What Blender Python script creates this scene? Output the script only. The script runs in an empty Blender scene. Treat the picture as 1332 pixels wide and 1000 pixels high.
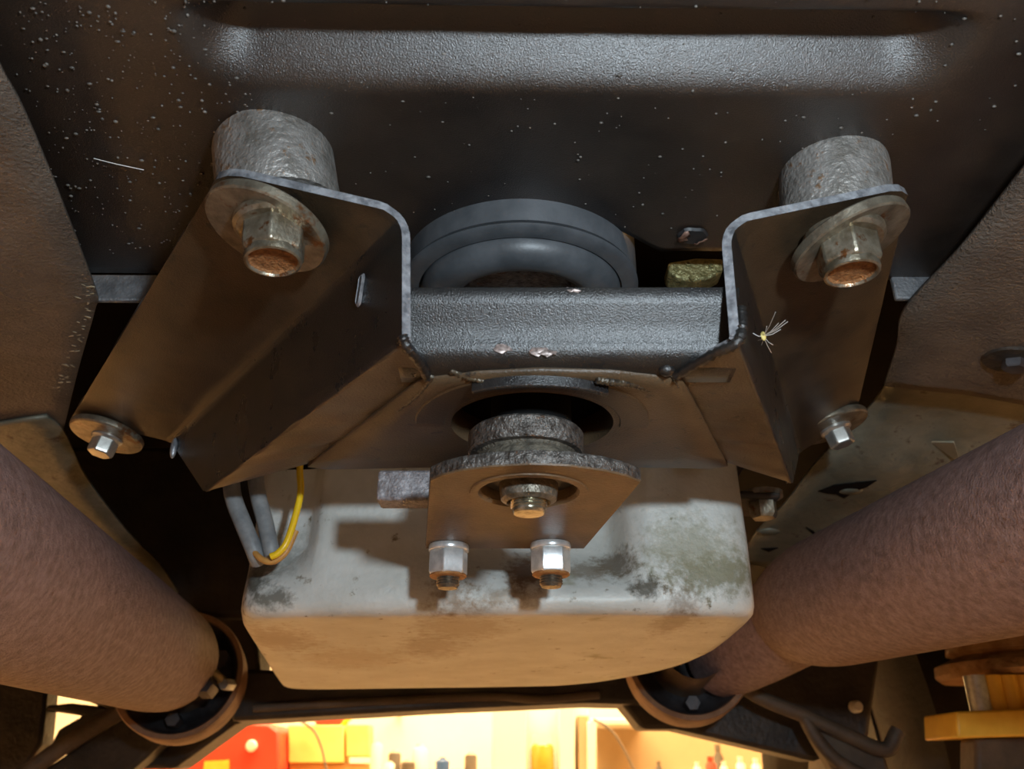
import bpy, bmesh, math, random
from mathutils import Vector, Matrix, noise
from mathutils.bvhtree import BVHTree
random.seed(7)
S = bpy.context.scene
COL = S.collection

# ---------------------------------------------------------------- camera
F = 1116.0                      # focal length in pixels of the 1332x1000 frame
PITCH, YAW = math.radians(24.5), math.radians(3.0)
ZC = 0.42
CAM = Vector((-0.02, 0.0, ZC))
HF = Vector((math.sin(YAW), math.cos(YAW), 0))
RT = Vector((math.cos(YAW), -math.sin(YAW), 0))
FW = HF * math.cos(PITCH) + Vector((0, 0, math.sin(PITCH)))
UP = RT.cross(FW)
cam_d = bpy.data.cameras.new('camera')
cam = bpy.data.objects.new('camera', cam_d)
COL.objects.link(cam)
M = Matrix((RT, UP, -FW)).transposed().to_4x4()
M.translation = CAM
cam.matrix_world = M
cam_d.lens = 4.15
cam_d.sensor_fit = 'HORIZONTAL'
cam_d.sensor_width = 4.15 * 1332 / F
cam_d.clip_start = 0.005
cam_d.clip_end = 60
cam_d.dof.use_dof = True
cam_d.dof.focus_distance = 0.34
cam_d.dof.aperture_fstop = 2.6
S.camera = cam

# ---------------------------------------------------------------- view, world and lights
S.view_settings.view_transform = 'Standard'
S.view_settings.look = 'None'
S.view_settings.exposure = 1.0
S.view_settings.gamma = 1.0
S.view_settings.use_curve_mapping = False
W = bpy.data.worlds.new('world')
S.world = W
W.use_nodes = True
W.node_tree.nodes['Background'].inputs[0].default_value = (1.0, 0.55, 0.22, 1)
W.node_tree.nodes['Background'].inputs[1].default_value = 0.06


def light(name, kind, loc, energy, color, **kw):
    l = bpy.data.lights.new(name, kind)
    l.energy = energy
    l.color = color
    for k, v in kw.items():
        setattr(l, k, v)
    o = bpy.data.objects.new(name, l)
    COL.objects.link(o)
    o.location = loc
    return o


# the cool LED torch held just above and beside the phone
light('torch', 'POINT', CAM + RT * 0.085 + UP * 0.095 - FW * 0.02, 2.7, (0.76, 0.90, 1.0), shadow_soft_size=0.011)
# garage strip lamps over the bench ahead of the car, seen only by what they light
o = light('garage_strip_light', 'AREA', (0.2, 2.55, 2.2), 120, (1.0, 0.69, 0.35), shape='RECTANGLE', size=2.4, size_y=0.25)
o.rotation_euler = (math.radians(14), 0, 0)
for sx in (-1.75, 1.85):          # unseen side fills added for warm floor bounce under the car
    light('side_bounce_fill', 'AREA', (sx, 1.75, 2.25), 36, (1.0, 0.54, 0.20), shape='RECTANGLE', size=0.25, size_y=1.6)


# ---------------------------------------------------------------- pixel to place
def ray(u, v):
    return FW * F + RT * (u - 666.0) - UP * (v - 500.0)


def PH(u, v, h):            # on the level plane h above the camera
    d = ray(u, v)
    return CAM + d * (h / d.z)


def PY(u, v, dist):         # at a horizontal distance ahead of the camera
    d = ray(u, v)
    return CAM + d * (dist / d.dot(HF))


def C(x, d, h):             # right, ahead, above of the camera
    return CAM + RT * x + HF * d + Vector((0, 0, h))


def PP(u, v, p0, n):        # on the plane through p0 with normal n
    d = ray(u, v)
    return CAM + d * ((p0 - CAM).dot(n) / d.dot(n))


def lerp(a, b, t):
    return a + (b - a) * t


# ---------------------------------------------------------------- materials
MATS = {}


def mat(name, c1, c2=None, scale=60.0, rough=0.5, metal=0.0, bump=0.0, bscale=800.0, spots=None, sp_scale=300.0,
        sp_amt=0.62, contrast=(0.35, 0.65), rvar=0.0, bdist=0.001, detail=6.0, spec=0.5, coat=0.0, bump2=None, emit=None, spots2=None):
    if name in MATS:
        return MATS[name]
    m = bpy.data.materials.new(name)
    m.use_nodes = True
    nt = m.node_tree
    N, L = nt.nodes, nt.links
    b = N['Principled BSDF']
    b.inputs['Roughness'].default_value = rough
    b.inputs['Metallic'].default_value = metal
    b.inputs['Specular IOR Level'].default_value = spec
    b.inputs['Coat Weight'].default_value = coat
    b.inputs['Coat Roughness'].default_value = 0.15
    tc = N.new('ShaderNodeTexCoord')
    co = tc.outputs['Object']

    def noise_node(sc, det=detail, rg=0.6):
        n = N.new('ShaderNodeTexNoise')
        n.inputs['Scale'].default_value = sc
        n.inputs['Detail'].default_value = det
        n.inputs['Roughness'].default_value = rg
        L.new(co, n.inputs['Vector'])
        return n

    def ramp(src, lo, hi):
        r = N.new('ShaderNodeMapRange')
        r.inputs['From Min'].default_value = lo
        r.inputs['From Max'].default_value = hi
        L.new(src, r.inputs['Value'])
        return r.outputs[0]

    def mix(f, a, bb):
        x = N.new('ShaderNodeMix')
        x.data_type = 'RGBA'
        L.new(f, x.inputs[0])
        for s, i in ((a, 6), (bb, 7)):
            if isinstance(s, tuple):
                x.inputs[i].default_value = (*s, 1)
            else:
                L.new(s, x.inputs[i])
        return x.outputs[2]

    col = c1
    if c2:
        n = noise_node(scale)
        f = ramp(n.outputs[0], *contrast)
        col = mix(f, c1, c2)
        if rvar:
            r = N.new('ShaderNodeMapRange')
            r.inputs['To Min'].default_value = rough
            r.inputs['To Max'].default_value = min(1, max(0.05, rough + rvar))
            L.new(f, r.inputs['Value'])
            L.new(r.outputs[0], b.inputs['Roughness'])
    for sp, off in ((spots, 0), (spots2, 1)):
        if sp:
            n = noise_node(sp_scale * (1 if not off else 0.23), 4.0, 0.7)
            f = ramp(n.outputs[0], sp_amt, sp_amt + 0.08)
            col = mix(f, col, sp)
    if isinstance(col, tuple):
        b.inputs['Base Color'].default_value = (*col, 1)
    else:
        L.new(col, b.inputs['Base Color'])
    prev = None
    for st, sc, ds in ([(bump, bscale, bdist)] if bump else []) + ([bump2] if bump2 else []):
        n = noise_node(sc, 3.0, 0.55)
        bn = N.new('ShaderNodeBump')
        bn.inputs['Strength'].default_value = st
        bn.inputs['Distance'].default_value = ds
        L.new(n.outputs[0], bn.inputs['Height'])
        if prev:
            L.new(prev, bn.inputs['Normal'])
        prev = bn.outputs[0]
    if prev:
        L.new(prev, b.inputs['Normal'])
    if emit:
        b.inputs['Emission Color'].default_value = (*emit[0], 1)
        b.inputs['Emission Strength'].default_value = emit[1]
    MATS[name] = m
    return m


UNDERSEAL = mat('underseal', (0.012, 0.009, 0.008), (0.034, 0.024, 0.018), 18, 0.28, 0, 0.9, 1800, spots=(0.10, 0.085, 0.07), sp_scale=420, sp_amt=0.68,
                rvar=0.08, bdist=0.00022, bump2=(1.0, 2400, 0.00014), spec=1.0)
SIDESEAL = mat('side_underseal', (0.090, 0.070, 0.056), (0.155, 0.124, 0.098), 30, 0.55, 0, 1.0, 520, spots=(0.32, 0.27, 0.19), sp_scale=330, sp_amt=0.69,
               bdist=0.0012, bump2=(0.8, 1500, 0.0005))
SHIELD = mat('heat_shield', (0.14, 0.14, 0.105), (0.24, 0.235, 0.18), 30, 0.5, 0.35, 0.5, 130, spots=(0.09, 0.06, 0.04), sp_scale=60, sp_amt=0.60, bdist=0.002)
BLACK = mat('black_paint', (0.009, 0.009, 0.010), (0.018, 0.016, 0.014), 40, 0.26, 0, 0.9, 1900, spots=(0.10, 0.06, 0.035), sp_scale=200, sp_amt=0.74,
            rvar=0.08, bdist=0.0002, spec=0.75, bump2=(1.0, 2200, 0.00012))
DUSTY = mat('dusty_black_paint', (0.028, 0.018, 0.010), (0.062, 0.039, 0.021), 38, 0.40, 0, 0.8, 1500, spots=(0.020, 0.016, 0.012), sp_scale=120, sp_amt=0.60,
            bdist=0.0003, spots2=(0.022, 0.017, 0.013))
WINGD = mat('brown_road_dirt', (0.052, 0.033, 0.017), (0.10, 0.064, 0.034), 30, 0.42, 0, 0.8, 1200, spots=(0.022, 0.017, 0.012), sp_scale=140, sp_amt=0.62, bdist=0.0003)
EDGE = mat('worn_edge', (0.16, 0.165, 0.18), (0.46, 0.47, 0.50), 260, 0.33, 0.45, 0.4, 900, bdist=0.0006)
CAST = mat('cast_spacer', (0.15, 0.135, 0.115), (0.36, 0.34, 0.32), 110, 0.45, 0.45, 0.9, 480, spots=(0.22, 0.13, 0.07), sp_scale=120, sp_amt=0.61,
           bdist=0.0011, contrast=(0.3, 0.7))
ZINC = mat('dirty_zinc', (0.20, 0.165, 0.11), (0.42, 0.39, 0.31), 150, 0.33, 0.8, 0.35, 700, spots=(0.20, 0.085, 0.03), sp_scale=170, sp_amt=0.56, bdist=0.0006)
RUSTPIT = mat('rusty_cup', (0.16, 0.062, 0.018), (0.34, 0.15, 0.05), 500, 0.75, 0.1, 1.0, 900, bdist=0.001)
WASH = mat('dull_washer', (0.13, 0.105, 0.075), (0.30, 0.265, 0.20), 130, 0.38, 0.65, 0.4, 600, spots=(0.17, 0.075, 0.03), sp_scale=90, sp_amt=0.57, bdist=0.0006)
RUBBER = mat('rubber', (0.055, 0.060, 0.066), (0.095, 0.10, 0.108), 60, 0.42, 0, 0.12, 700, bdist=0.0005)
RUBBERD = mat('dark_rubber', (0.02, 0.02, 0.022), (0.035, 0.034, 0.034), 60, 0.5)
PITTED = mat('pitted_steel', (0.055, 0.045, 0.038), (0.19, 0.175, 0.16), 260, 0.42, 0.5, 1.0, 650, spots=(0.16, 0.07, 0.03), sp_scale=150, sp_amt=0.60, bdist=0.0012)
PLATE = mat('mount_plate', (0.085, 0.052, 0.026), (0.15, 0.095, 0.05), 45, 0.5, 0.1, 0.4, 700, spots=(0.05, 0.032, 0.02), sp_scale=160, sp_amt=0.63, bdist=0.0007)
BRIGHT = mat('bright_zinc', (0.55, 0.57, 0.57), (0.78, 0.80, 0.80), 200, 0.28, 0.6, 0.12, 600, bdist=0.0004)
THREAD = mat('thread_steel', (0.10, 0.08, 0.06), (0.22, 0.19, 0.15), 400, 0.4, 0.7)
RUSTRIM = mat('rust_rim', (0.32, 0.13, 0.04), (0.5, 0.25, 0.09), 300, 0.6, 0.3)
STUDM = mat('oily_stud', (0.17, 0.15, 0.10), (0.40, 0.38, 0.30), 300, 0.22, 0.8, 0.3, 900, bdist=0.0005)
PAN = mat('alloy_pan', (0.54, 0.55, 0.51), (0.70, 0.72, 0.69), 26, 0.50, 0.1, 0.35, 300, spots=(0.20, 0.16, 0.095), sp_scale=85, sp_amt=0.63, bdist=0.0012,
          spots2=(0.33, 0.32, 0.22))
EXH = mat('rusty_exhaust', (0.19, 0.118, 0.106), (0.33, 0.222, 0.205), 220, 0.66, 0.15, 1.0, 700, spots=(0.34, 0.25, 0.23), sp_scale=900, sp_amt=0.63,
          bdist=0.0014, spots2=(0.19, 0.085, 0.05), bump2=(0.7, 1600, 0.0008))
EXHD = mat('dark_flange', (0.035, 0.032, 0.035), (0.085, 0.08, 0.085), 70, 0.45, 0.4)
RIMR = mat('rust_band', (0.20, 0.11, 0.06), (0.33, 0.19, 0.11), 60, 0.6, 0.2)
GREASE = mat('greasy_black', (0.016, 0.013, 0.011), (0.045, 0.034, 0.025), 28, 0.5, 0, 0.5, 200, bdist=0.002)
BROWNARM = mat('dirty_arm', (0.055, 0.038, 0.026), (0.12, 0.085, 0.055), 22, 0.6, 0, 0.4, 200, bdist=0.002)
TYRE = mat('tyre_rubber', (0.012, 0.010, 0.009), (0.030, 0.023, 0.017), 24, 0.75, 0, 0.4, 160, bdist=0.002)
YELW = mat('yellow_wire', (0.85, 0.52, 0.01), (0.92, 0.62, 0.02), 90, 0.32)
ORWIRE = mat('stained_wire', (0.42, 0.20, 0.05), (0.55, 0.28, 0.07), 120, 0.45)
HOSE = mat('grey_hose', (0.16, 0.17, 0.18), (0.27, 0.28, 0.28), 120, 0.5)
BRASS = mat('dull_brass', (0.13, 0.115, 0.045), (0.33, 0.30, 0.14), 350, 0.4, 0.5, 1.0, 500, spots=(0.07, 0.06, 0.03), sp_scale=260, sp_amt=0.62, bdist=0.0012)
WELD = mat('weld_bead', (0.03, 0.025, 0.02), (0.10, 0.075, 0.045), 300, 0.32, 0.3, 0.9, 500, bdist=0.001)
SEED = mat('seed', (0.70, 0.55, 0.18), None, rough=0.6)
HAIR = mat('pale_fibre', (0.72, 0.70, 0.66), None, rough=0.5)
GRIT = mat('grit', (0.05, 0.042, 0.036), (0.17, 0.155, 0.135), 150, 0.5)
RAIL = mat('grey_rail', (0.11, 0.11, 0.115), (0.20, 0.20, 0.205), 120, 0.5, 0.2, 0.8, 500, bdist=0.001)
TORN = mat('torn_metal', (0.14, 0.07, 0.045), (0.34, 0.20, 0.15), 500, 0.5, 0.3)
UNLIT = mat('unlit_black', (0.005, 0.004, 0.004), (0.010, 0.008, 0.006), 20, 0.9, spec=0.1)  # near-black colour stands for the shade in gaps and slots
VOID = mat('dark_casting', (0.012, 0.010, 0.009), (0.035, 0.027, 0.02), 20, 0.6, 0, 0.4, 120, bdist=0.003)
CONC = mat('concrete', (0.44, 0.33, 0.22), (0.56, 0.43, 0.29), 4, 0.8, 0, 0.2, 60)
WALLM = mat('painted_wall', (0.78, 0.73, 0.62), (0.84, 0.79, 0.68), 3, 0.8)
YPAINT = mat('yellow_paint', (0.80, 0.42, 0.035), (0.90, 0.52, 0.06), 40, 0.45, spots=(0.25, 0.12, 0.03), sp_scale=60, sp_amt=0.66)
REDP = mat('red_paint', (0.72, 0.045, 0.022), (0.80, 0.06, 0.03), 6, 0.45)
CARD = mat('yellow_carton', (0.85, 0.60, 0.16), (0.90, 0.68, 0.22), 6, 0.7)
CARDB = mat('brown_carton', (0.42, 0.21, 0.07), (0.50, 0.27, 0.10), 8, 0.8)
WHITEP = mat('white_plastic', (0.80, 0.77, 0.70), None, rough=0.45)
AMBER = mat('amber_fluid', (0.62, 0.20, 0.02), (0.72, 0.28, 0.04), 20, 0.25)
DGREY = mat('dark_grey', (0.09, 0.075, 0.06), (0.16, 0.13, 0.10), 20, 0.6)
BLUEP = mat('blue_plastic', (0.05, 0.12, 0.32), None, rough=0.4)
BOARD = mat('tan_board', (0.40, 0.29, 0.17), (0.46, 0.34, 0.20), 3, 0.75)


def stain(m, marks, root):
    """grime patches with their own ragged outline, placed in the pan's own coordinates"""
    nt = m.node_tree
    N, L = nt.nodes, nt.links
    b = N['Principled BSDF']
    src = b.inputs['Base Color'].links[0].from_socket
    tc = N.new('ShaderNodeTexCoord')
    for k, (p, rx, rz, col, st) in enumerate(marks):
        q = p - root
        mp = N.new('ShaderNodeMapping')
        mp.vector_type = 'POINT'
        mp.inputs['Scale'].default_value = (1 / rx, 1 / 0.05, 1 / rz)
        mp.inputs['Location'].default_value = (-q.x / rx, -q.y / 0.05, -q.z / rz)
        L.new(tc.outputs['Object'], mp.inputs['Vector'])
        ln = N.new('ShaderNodeVectorMath')
        ln.operation = 'LENGTH'
        L.new(mp.outputs[0], ln.inputs[0])
        n = N.new('ShaderNodeTexNoise')
        n.inputs['Scale'].default_value = 170
        n.inputs['Detail'].default_value = 8
        n.inputs['Roughness'].default_value = 0.72
        L.new(tc.outputs['Object'], n.inputs['Vector'])
        a = N.new('ShaderNodeMath')
        a.operation = 'MULTIPLY_ADD'
        a.inputs[1].default_value = 2.6
        L.new(n.outputs[0], a.inputs[0])
        a.inputs[2].default_value = -0.55
        d = N.new('ShaderNodeMath')
        d.operation = 'SUBTRACT'
        L.new(a.outputs[0], d.inputs[0])
        L.new(ln.outputs['Value'], d.inputs[1])
        r = N.new('ShaderNodeMapRange')
        r.inputs['From Min'].default_value = -0.25
        r.inputs['From Max'].default_value = 0.35
        r.inputs['To Max'].default_value = st
        L.new(d.outputs[0], r.inputs['Value'])
        x = N.new('ShaderNodeMix')
        x.data_type = 'RGBA'
        L.new(r.outputs[0], x.inputs[0])
        L.new(src, x.inputs[6])
        x.inputs[7].default_value = (*col, 1)
        src = x.outputs[2]
    L.new(src, b.inputs['Base Color'])


# ---------------------------------------------------------------- mesh helpers
def finish(bm, name, m, parent=None, smooth=40, weld=True):
    if weld:
        bmesh.ops.remove_doubles(bm, verts=bm.verts, dist=1e-6)
    bmesh.ops.recalc_face_normals(bm, faces=bm.faces)
    me = bpy.data.meshes.new(name)
    if parent is None:
        xs = [v.co for v in bm.verts]
        org = Vector(((min(c.x for c in xs) + max(c.x for c in xs)) / 2, (min(c.y for c in xs) + max(c.y for c in xs)) / 2, min(c.z for c in xs)))
    else:
        org = parent['_o']
        org = Vector((org[0], org[1], org[2]))
    bmesh.ops.translate(bm, verts=bm.verts, vec=-org)
    bm.to_mesh(me)
    bm.free()
    ms = m if isinstance(m, (list, tuple)) else [m]
    for x in ms:
        me.materials.append(x)
    if smooth:
        for p in me.polygons:
            p.use_smooth = True
        me.set_sharp_from_angle(angle=math.radians(smooth))
    o = bpy.data.objects.new(name, me)
    COL.objects.link(o)
    if parent is None:
        o.location = org
    else:
        o.parent = parent
    o['_o'] = tuple(org)
    return o


def thing(name, label, cat, loc, group=None):
    o = bpy.data.objects.new(name, None)
    o.empty_display_size = 0.01
    COL.objects.link(o)
    o.location = loc
    o['_o'] = tuple(loc)
    return tag(o, label, cat, group)


def tag(o, label, cat, group=None):
    o['label'] = label
    o['category'] = cat
    if group:
        o['group'] = group
    return o


def bevel(o, w, seg=2, ang=35):
    b = o.modifiers.new('bevel', 'BEVEL')
    b.width = w
    b.segments = seg
    b.limit_method = 'ANGLE'
    b.angle_limit = math.radians(ang)
    return o


def solid(o, t, off=1.0):
    s = o.modifiers.new('solidify', 'SOLIDIFY')
    s.thickness = t
    s.offset = off
    s.use_even_offset = True
    return o


def axis_mat(p, d):
    q = Vector(d).normalized().to_track_quat('Z', 'Y')
    m = q.to_matrix().to_4x4()
    m.translation = p
    return m


def add_lathe(bm, prof, p=(0, 0, 0), d=(0, 0, 1), n=40, sides=None, phase=0.0, wob=0.0, mi=0):
    """revolve (r, z) pairs about axis d from p; r may be 0 at the ends"""
    mt = axis_mat(Vector(p), d)
    rings = []
    k = sides or n
    for r, z in prof:
        if r <= 1e-9:
            rings.append([bm.verts.new(mt @ Vector((0, 0, z)))])
        else:
            ring = []
            for i in range(k):
                a = 2 * math.pi * i / k + phase
                rr = r * (1 + (wob * noise.noise(Vector((math.cos(a) * 2, math.sin(a) * 2, z * 300))) if wob else 0))
                ring.append(bm.verts.new(mt @ Vector((rr * math.cos(a), rr * math.sin(a), z))))
            rings.append(ring)
    for a, b in zip(rings, rings[1:]):
        if len(a) == 1 and len(b) == 1:
            continue
        for i in range(k):
            j = (i + 1) % k
            if len(a) == 1:
                f = bm.faces.new((a[0], b[i], b[j]))
            elif len(b) == 1:
                f = bm.faces.new((a[i], b[0], a[j]))
            else:
                f = bm.faces.new((a[i], b[i], b[j], a[j]))
            f.material_index = mi
    return rings


def lathe(name, prof, p, d, m, parent=None, n=40, smooth=40, **kw):
    bm = bmesh.new()
    add_lathe(bm, prof, p, d, n, **kw)
    return finish(bm, name, m, parent, smooth)


def add_grid(bm, rows, close=False, mi=0):
    vs = [[bm.verts.new(c) for c in r] for r in rows]
    for a, b in zip(vs, vs[1:]):
        for i in range(len(a) if close else len(a) - 1):
            j = (i + 1) % len(a)
            f = bm.faces.new((a[i], a[j], b[j], b[i]))
            f.material_index = mi
    return vs


def add_prism(bm, pts, vec, mi=0, side_mi=None):
    a = [bm.verts.new(p) for p in pts]
    b = [bm.verts.new(Vector(p) + Vector(vec)) for p in pts]
    bm.faces.new(a).material_index = mi
    bm.faces.new(b[::-1]).material_index = mi
    for i in range(len(a)):
        j = (i + 1) % len(a)
        bm.faces.new((a[i], b[i], b[j], a[j])).material_index = mi if side_mi is None else side_mi


def prism(name, pts, vec, m, parent=None, bev=0.0, smooth=30):
    bm = bmesh.new()
    add_prism(bm, pts, vec)
    o = finish(bm, name, m, parent, smooth)
    if bev:
        bevel(o, bev)
    return o


def box_c(name, x0, x1, d0, d1, h0, h1, m, parent=None, bev=0.002):
    """box in camera-relative right/ahead/above coordinates"""
    return prism(name, [C(x0, d0, h0), C(x1, d0, h0), C(x1, d1, h0), C(x0, d1, h0)], (0, 0, h1 - h0), m, parent, bev)


def box_px(name, u0, u1, v0, v1, dist, depth, m, parent=None, bev=0.004):
    """upright box whose near face fills the given pixels at that distance"""
    return prism(name, [PY(u0, v1, dist), PY(u1, v1, dist), PY(u1, v0, dist), PY(u0, v0, dist)], HF * depth, m, parent, bev)


def catmull(pts, per=8):
    P = [Vector(p) for p in pts]
    P = [P[0] * 2 - P[1]] + P + [P[-1] * 2 - P[-2]]
    out = []
    for i in range(1, len(P) - 2):
        for k in range(per):
            t = k / per
            a, b, c, d = P[i - 1:i + 3]
            out.append(0.5 * ((2 * b) + (c - a) * t + (2 * a - 5 * b + 4 * c - d) * t * t + (3 * b - a - 3 * c + d) * t ** 3))
    out.append(P[-2])
    return out


def add_tube(bm, pts, rad, n=12, cap=True, mi=0):
    """tube along points; rad a number or a list"""
    k = len(pts)
    rs = rad if isinstance(rad, (list, tuple)) else [rad] * k
    up = None
    rows = []
    for i in range(k):
        t = (pts[min(i + 1, k - 1)] - pts[max(i - 1, 0)]).normalized()
        if up is None:
            up = t.orthogonal().normalized()
        up = (up - t * up.dot(t)).normalized()
        s = t.cross(up)
        rows.append([pts[i] + (up * math.cos(2 * math.pi * j / n) + s * math.sin(2 * math.pi * j / n)) * rs[i] for j in range(n)])
    vs = add_grid(bm, rows, True, mi)
    if cap:
        bm.faces.new(vs[0])
        bm.faces.new(vs[-1][::-1])


def tube(name, pts, rad, m, parent=None, n=12, per=8, smooth=50):
    bm = bmesh.new()
    rs = rad
    c = catmull(pts, per) if per else [Vector(p) for p in pts]
    if isinstance(rad, (list, tuple)) and per:
        rs = []
        for i in range(len(rad) - 1):
            rs += [rad[i] + (rad[i + 1] - rad[i]) * k / per for k in range(per)]
        rs.append(rad[-1])
    add_tube(bm, c, rs, n)
    return finish(bm, name, m, parent, smooth)


def bezier(a, b, c, n):
    return [a * (1 - t) ** 2 + b * 2 * t * (1 - t) + c * t * t for t in [i / n for i in range(n + 1)]]


def fillet_poly(pts, cuts, n=6):
    """polyline with its inner corners rounded; cuts[i] = length eaten from both sides of corner i+1"""
    out = [pts[0]]
    for i in range(1, len(pts) - 1):
        k = cuts[i - 1]
        a = pts[i] + (pts[i - 1] - pts[i]).normalized() * k
        b = pts[i] + (pts[i + 1] - pts[i]).normalized() * k
        out += bezier(a, pts[i], b, n)
    out.append(pts[-1])
    return out


DOWN = Vector((0, 0, -1))
Z = Vector((0, 0, 1))

# ================================================================ the garage
def structure(o):
    o['kind'] = 'structure'
    return o


GX0, GX1, GY0, GY1, GH = -2.6, 2.8, -2.6, 3.6, 2.5


def quad_slab(name, pts, vec, m):
    return structure(prism(name, [Vector(p) for p in pts], vec, m))


quad_slab('floor', [(GX0, GY0, 0), (GX1, GY0, 0), (GX1, GY1, 0), (GX0, GY1, 0)], (0, 0, -0.1), CONC)
quad_slab('wall_front', [(GX0, GY1, 0), (GX1, GY1, 0), (GX1, GY1, GH), (GX0, GY1, GH)], (0, 0.1, 0), WALLM)
quad_slab('wall_left', [(GX0, -0.5, 0), (GX0, GY1, 0), (GX0, GY1, GH), (GX0, -0.5, GH)], (-0.1, 0, 0), WALLM)
quad_slab('wall_right', [(GX1, -0.5, 0), (GX1, GY1, 0), (GX1, GY1, GH), (GX1, -0.5, GH)], (0.1, 0, 0), WALLM)

# ================================================================ body floor pan
HP = 0.205
edge_px = [(-600, 345), (190, 357), (505, 356), (522, 349), (534, 335), (560, 316), (600, 297), (645, 282), (690, 276), (740, 279), (790, 292), (826, 310), (848, 322),
           (862, 328), (875, 326), (950, 326), (1010, 345), (1100, 362), (1210, 364), (1900, 372)]
edge = [PH(u, v, HP) for u, v in edge_px]
edge.sort(key=lambda p: p.x)


def yfront(x):
    for a, b in zip(edge, edge[1:]):
        if a.x <= x <= b.x:
            return a.y + (b.y - a.y) * (x - a.x) / (b.x - a.x)
    return edge[0].y if x < edge[0].x else edge[-1].y


GA, GB = PH(232, 6, HP), PH(1272, 22, HP)      # rear lip of the pressed swage
gdir = (GB - GA).normalized()
gn = Vector((-gdir.y, gdir.x, 0))
glen = (GB - GA).length


def smooth01(t):
    t = max(0.0, min(1.0, t))
    return t * t * (3 - 2 * t)


def swage(x, y):
    w = Vector((x, y, 0)) - Vector((GA.x, GA.y, 0))
    s, d = w.dot(gdir), w.dot(gn)
    if d < -0.006 or d > 0.040:
        return 0.0
    up = smooth01((d + 0.002) / 0.010) * (1 - smooth01((d - 0.011) / 0.0235))
    ends = smooth01((s + 0.006) / 0.022) * (1 - smooth01((s - glen + 0.018) / 0.026))
    return 0.0175 * up * ends


floor_pan = thing('body_floor_pan', 'black undersealed car body floor with a pressed swage and a round cutout', 'floor pan', Vector((0, 0.1, ZC + HP)))
xs = [-0.75 + 0.05 * i for i in range(9)]
x = -0.33
while x < 0.36:
    xs.append(x)
    x += 0.003
xs += [0.36 + 0.05 * i for i in range(9)]
ys_a = [-0.4, -0.3, -0.2, -0.1, 0.0, 0.05, 0.09] + [0.11 + 0.0016 * i for i in range(79)]
rows = []
for i, y in enumerate(ys_a):
    rows.append([Vector((x, y, ZC + HP + swage(x, y) + 0.0012 * noise.noise(Vector((x * 9, y * 9, 1))))) for x in xs])
y0 = ys_a[-1]
for k in range(1, 21):
    rows.append([Vector((x, y0 + (yfront(x) - y0) * k / 20, ZC + HP + swage(x, y0 + (yfront(x) - y0) * k / 20)
                         + 0.0012 * noise.noise(Vector((x * 9, (y0 + (yfront(x) - y0) * k / 20) * 9, 1))))) for x in xs])
bm = bmesh.new()
add_grid(bm, rows)
o = finish(bm, 'panel', UNDERSEAL, floor_pan, 60)
bmx = o
solid(o, 0.0016, 1.0)
for us in ((-260, 205), (1160, 1700)):        # pale folded lip standing behind the panel edge
    a, b = PH(us[0], 359, HP), PH(us[1], 362, HP)
    a.z = b.z = ZC + HP + 0.002
    prism('folded_lip', [a, b, b - Z * 0.0135, a - Z * 0.0135], HF * 0.003, RAIL, floor_pan, 0.0008)
# torn hole with bent rusty rim
hc = PH(899, 304, HP) - Z * 0.0017
bm = bmesh.new()
ring = []
for i in range(22):
    a = 2 * math.pi * i / 22
    r = 1 + 0.28 * noise.noise(Vector((math.cos(a) * 1.7, math.sin(a) * 1.7, 4)))
    ring.append((0.0056 * r * math.cos(a), 0.0050 * r * math.sin(a)))
add_grid(bm, [[hc + Vector((x * q, y * q, -dz)) for x, y in ring] for q, dz in ((0.02, 0.0), (1, 0.0), (1.12, -0.0012))], True)
o = finish(bm, 'torn_hole', RUBBERD, floor_pan)
for k0, k1, q0 in ((8, 16, 0.35), (0, 5, 0.86)):
    bm = bmesh.new()
    add_grid(bm, [[hc + Vector((x * q, y * q, -0.0004 - 0.0014 * abs(noise.noise(Vector((x * 900, y * 900, q * 5)))))) for x, y in ring[k0:k1]] for q in (q0, (q0 + 1.05) / 2, 1.05)])
    solid(finish(bm, 'torn_rim', TORN, floor_pan), 0.0004)
# grit thrown up into the underseal: uncountable
bm = bmesh.new()
for i in range(900):
    u, v = random.uniform(0, 1332), random.uniform(-10, 330)
    if random.random() < 0.45:
        u = random.uniform(20, 340)
        v = random.uniform(0, 330)
    p = PH(u, v, HP)
    if p.y > yfront(p.x) - 0.004:
        continue
    r = random.choice((0.0002, 0.00025, 0.0003, 0.0004, 0.0004, 0.0006))
    bmesh.ops.create_icosphere(bm, subdivisions=1, radius=r, matrix=Matrix.Translation((p.x, p.y, ZC + HP + swage(p.x, p.y) - r * 0.3)) @ Matrix.Diagonal(
        (random.uniform(0.7, 1.7), random.uniform(0.7, 1.3), 0.8, 1)))
o = finish(bm, 'grit', GRIT, floor_pan, 60, weld=False)
o['kind'] = 'stuff'

# ================================================================ dark shell added ahead of the pan to block lamp light
ub = box_c('engine_bay_blocker', -0.85, 0.85, 0.37, 2.0, 0.30, 0.32, UNLIT)
tag(ub, 'near-black shell added to block lamp light ahead of the floor panel', 'light blocker')
for s_, lab in ((-1, 'dark inner wing panel on the yellow wire side'), (1, 'dark inner wing panel behind the grooved tyre')):
    tag(box_c('inner_wing', s_ * 0.83 - 0.012, s_ * 0.83 + 0.012, 0.40, 1.45 if s_ < 0 else 2.0, 0.02, 0.299, GREASE), lab, 'wing panel')

o = box_c('shade_panel', -0.48, -0.15, 0.80, 0.825, 0.132, 0.298, VOID, None, 0.006)  # dark panel added to fill the shadow behind the bracket
tag(o, 'added dark panel standing in for the shadow beside the grey hoses', 'shade panel')
# ================================================================ side panels of the tunnel
TREES = {}


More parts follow.
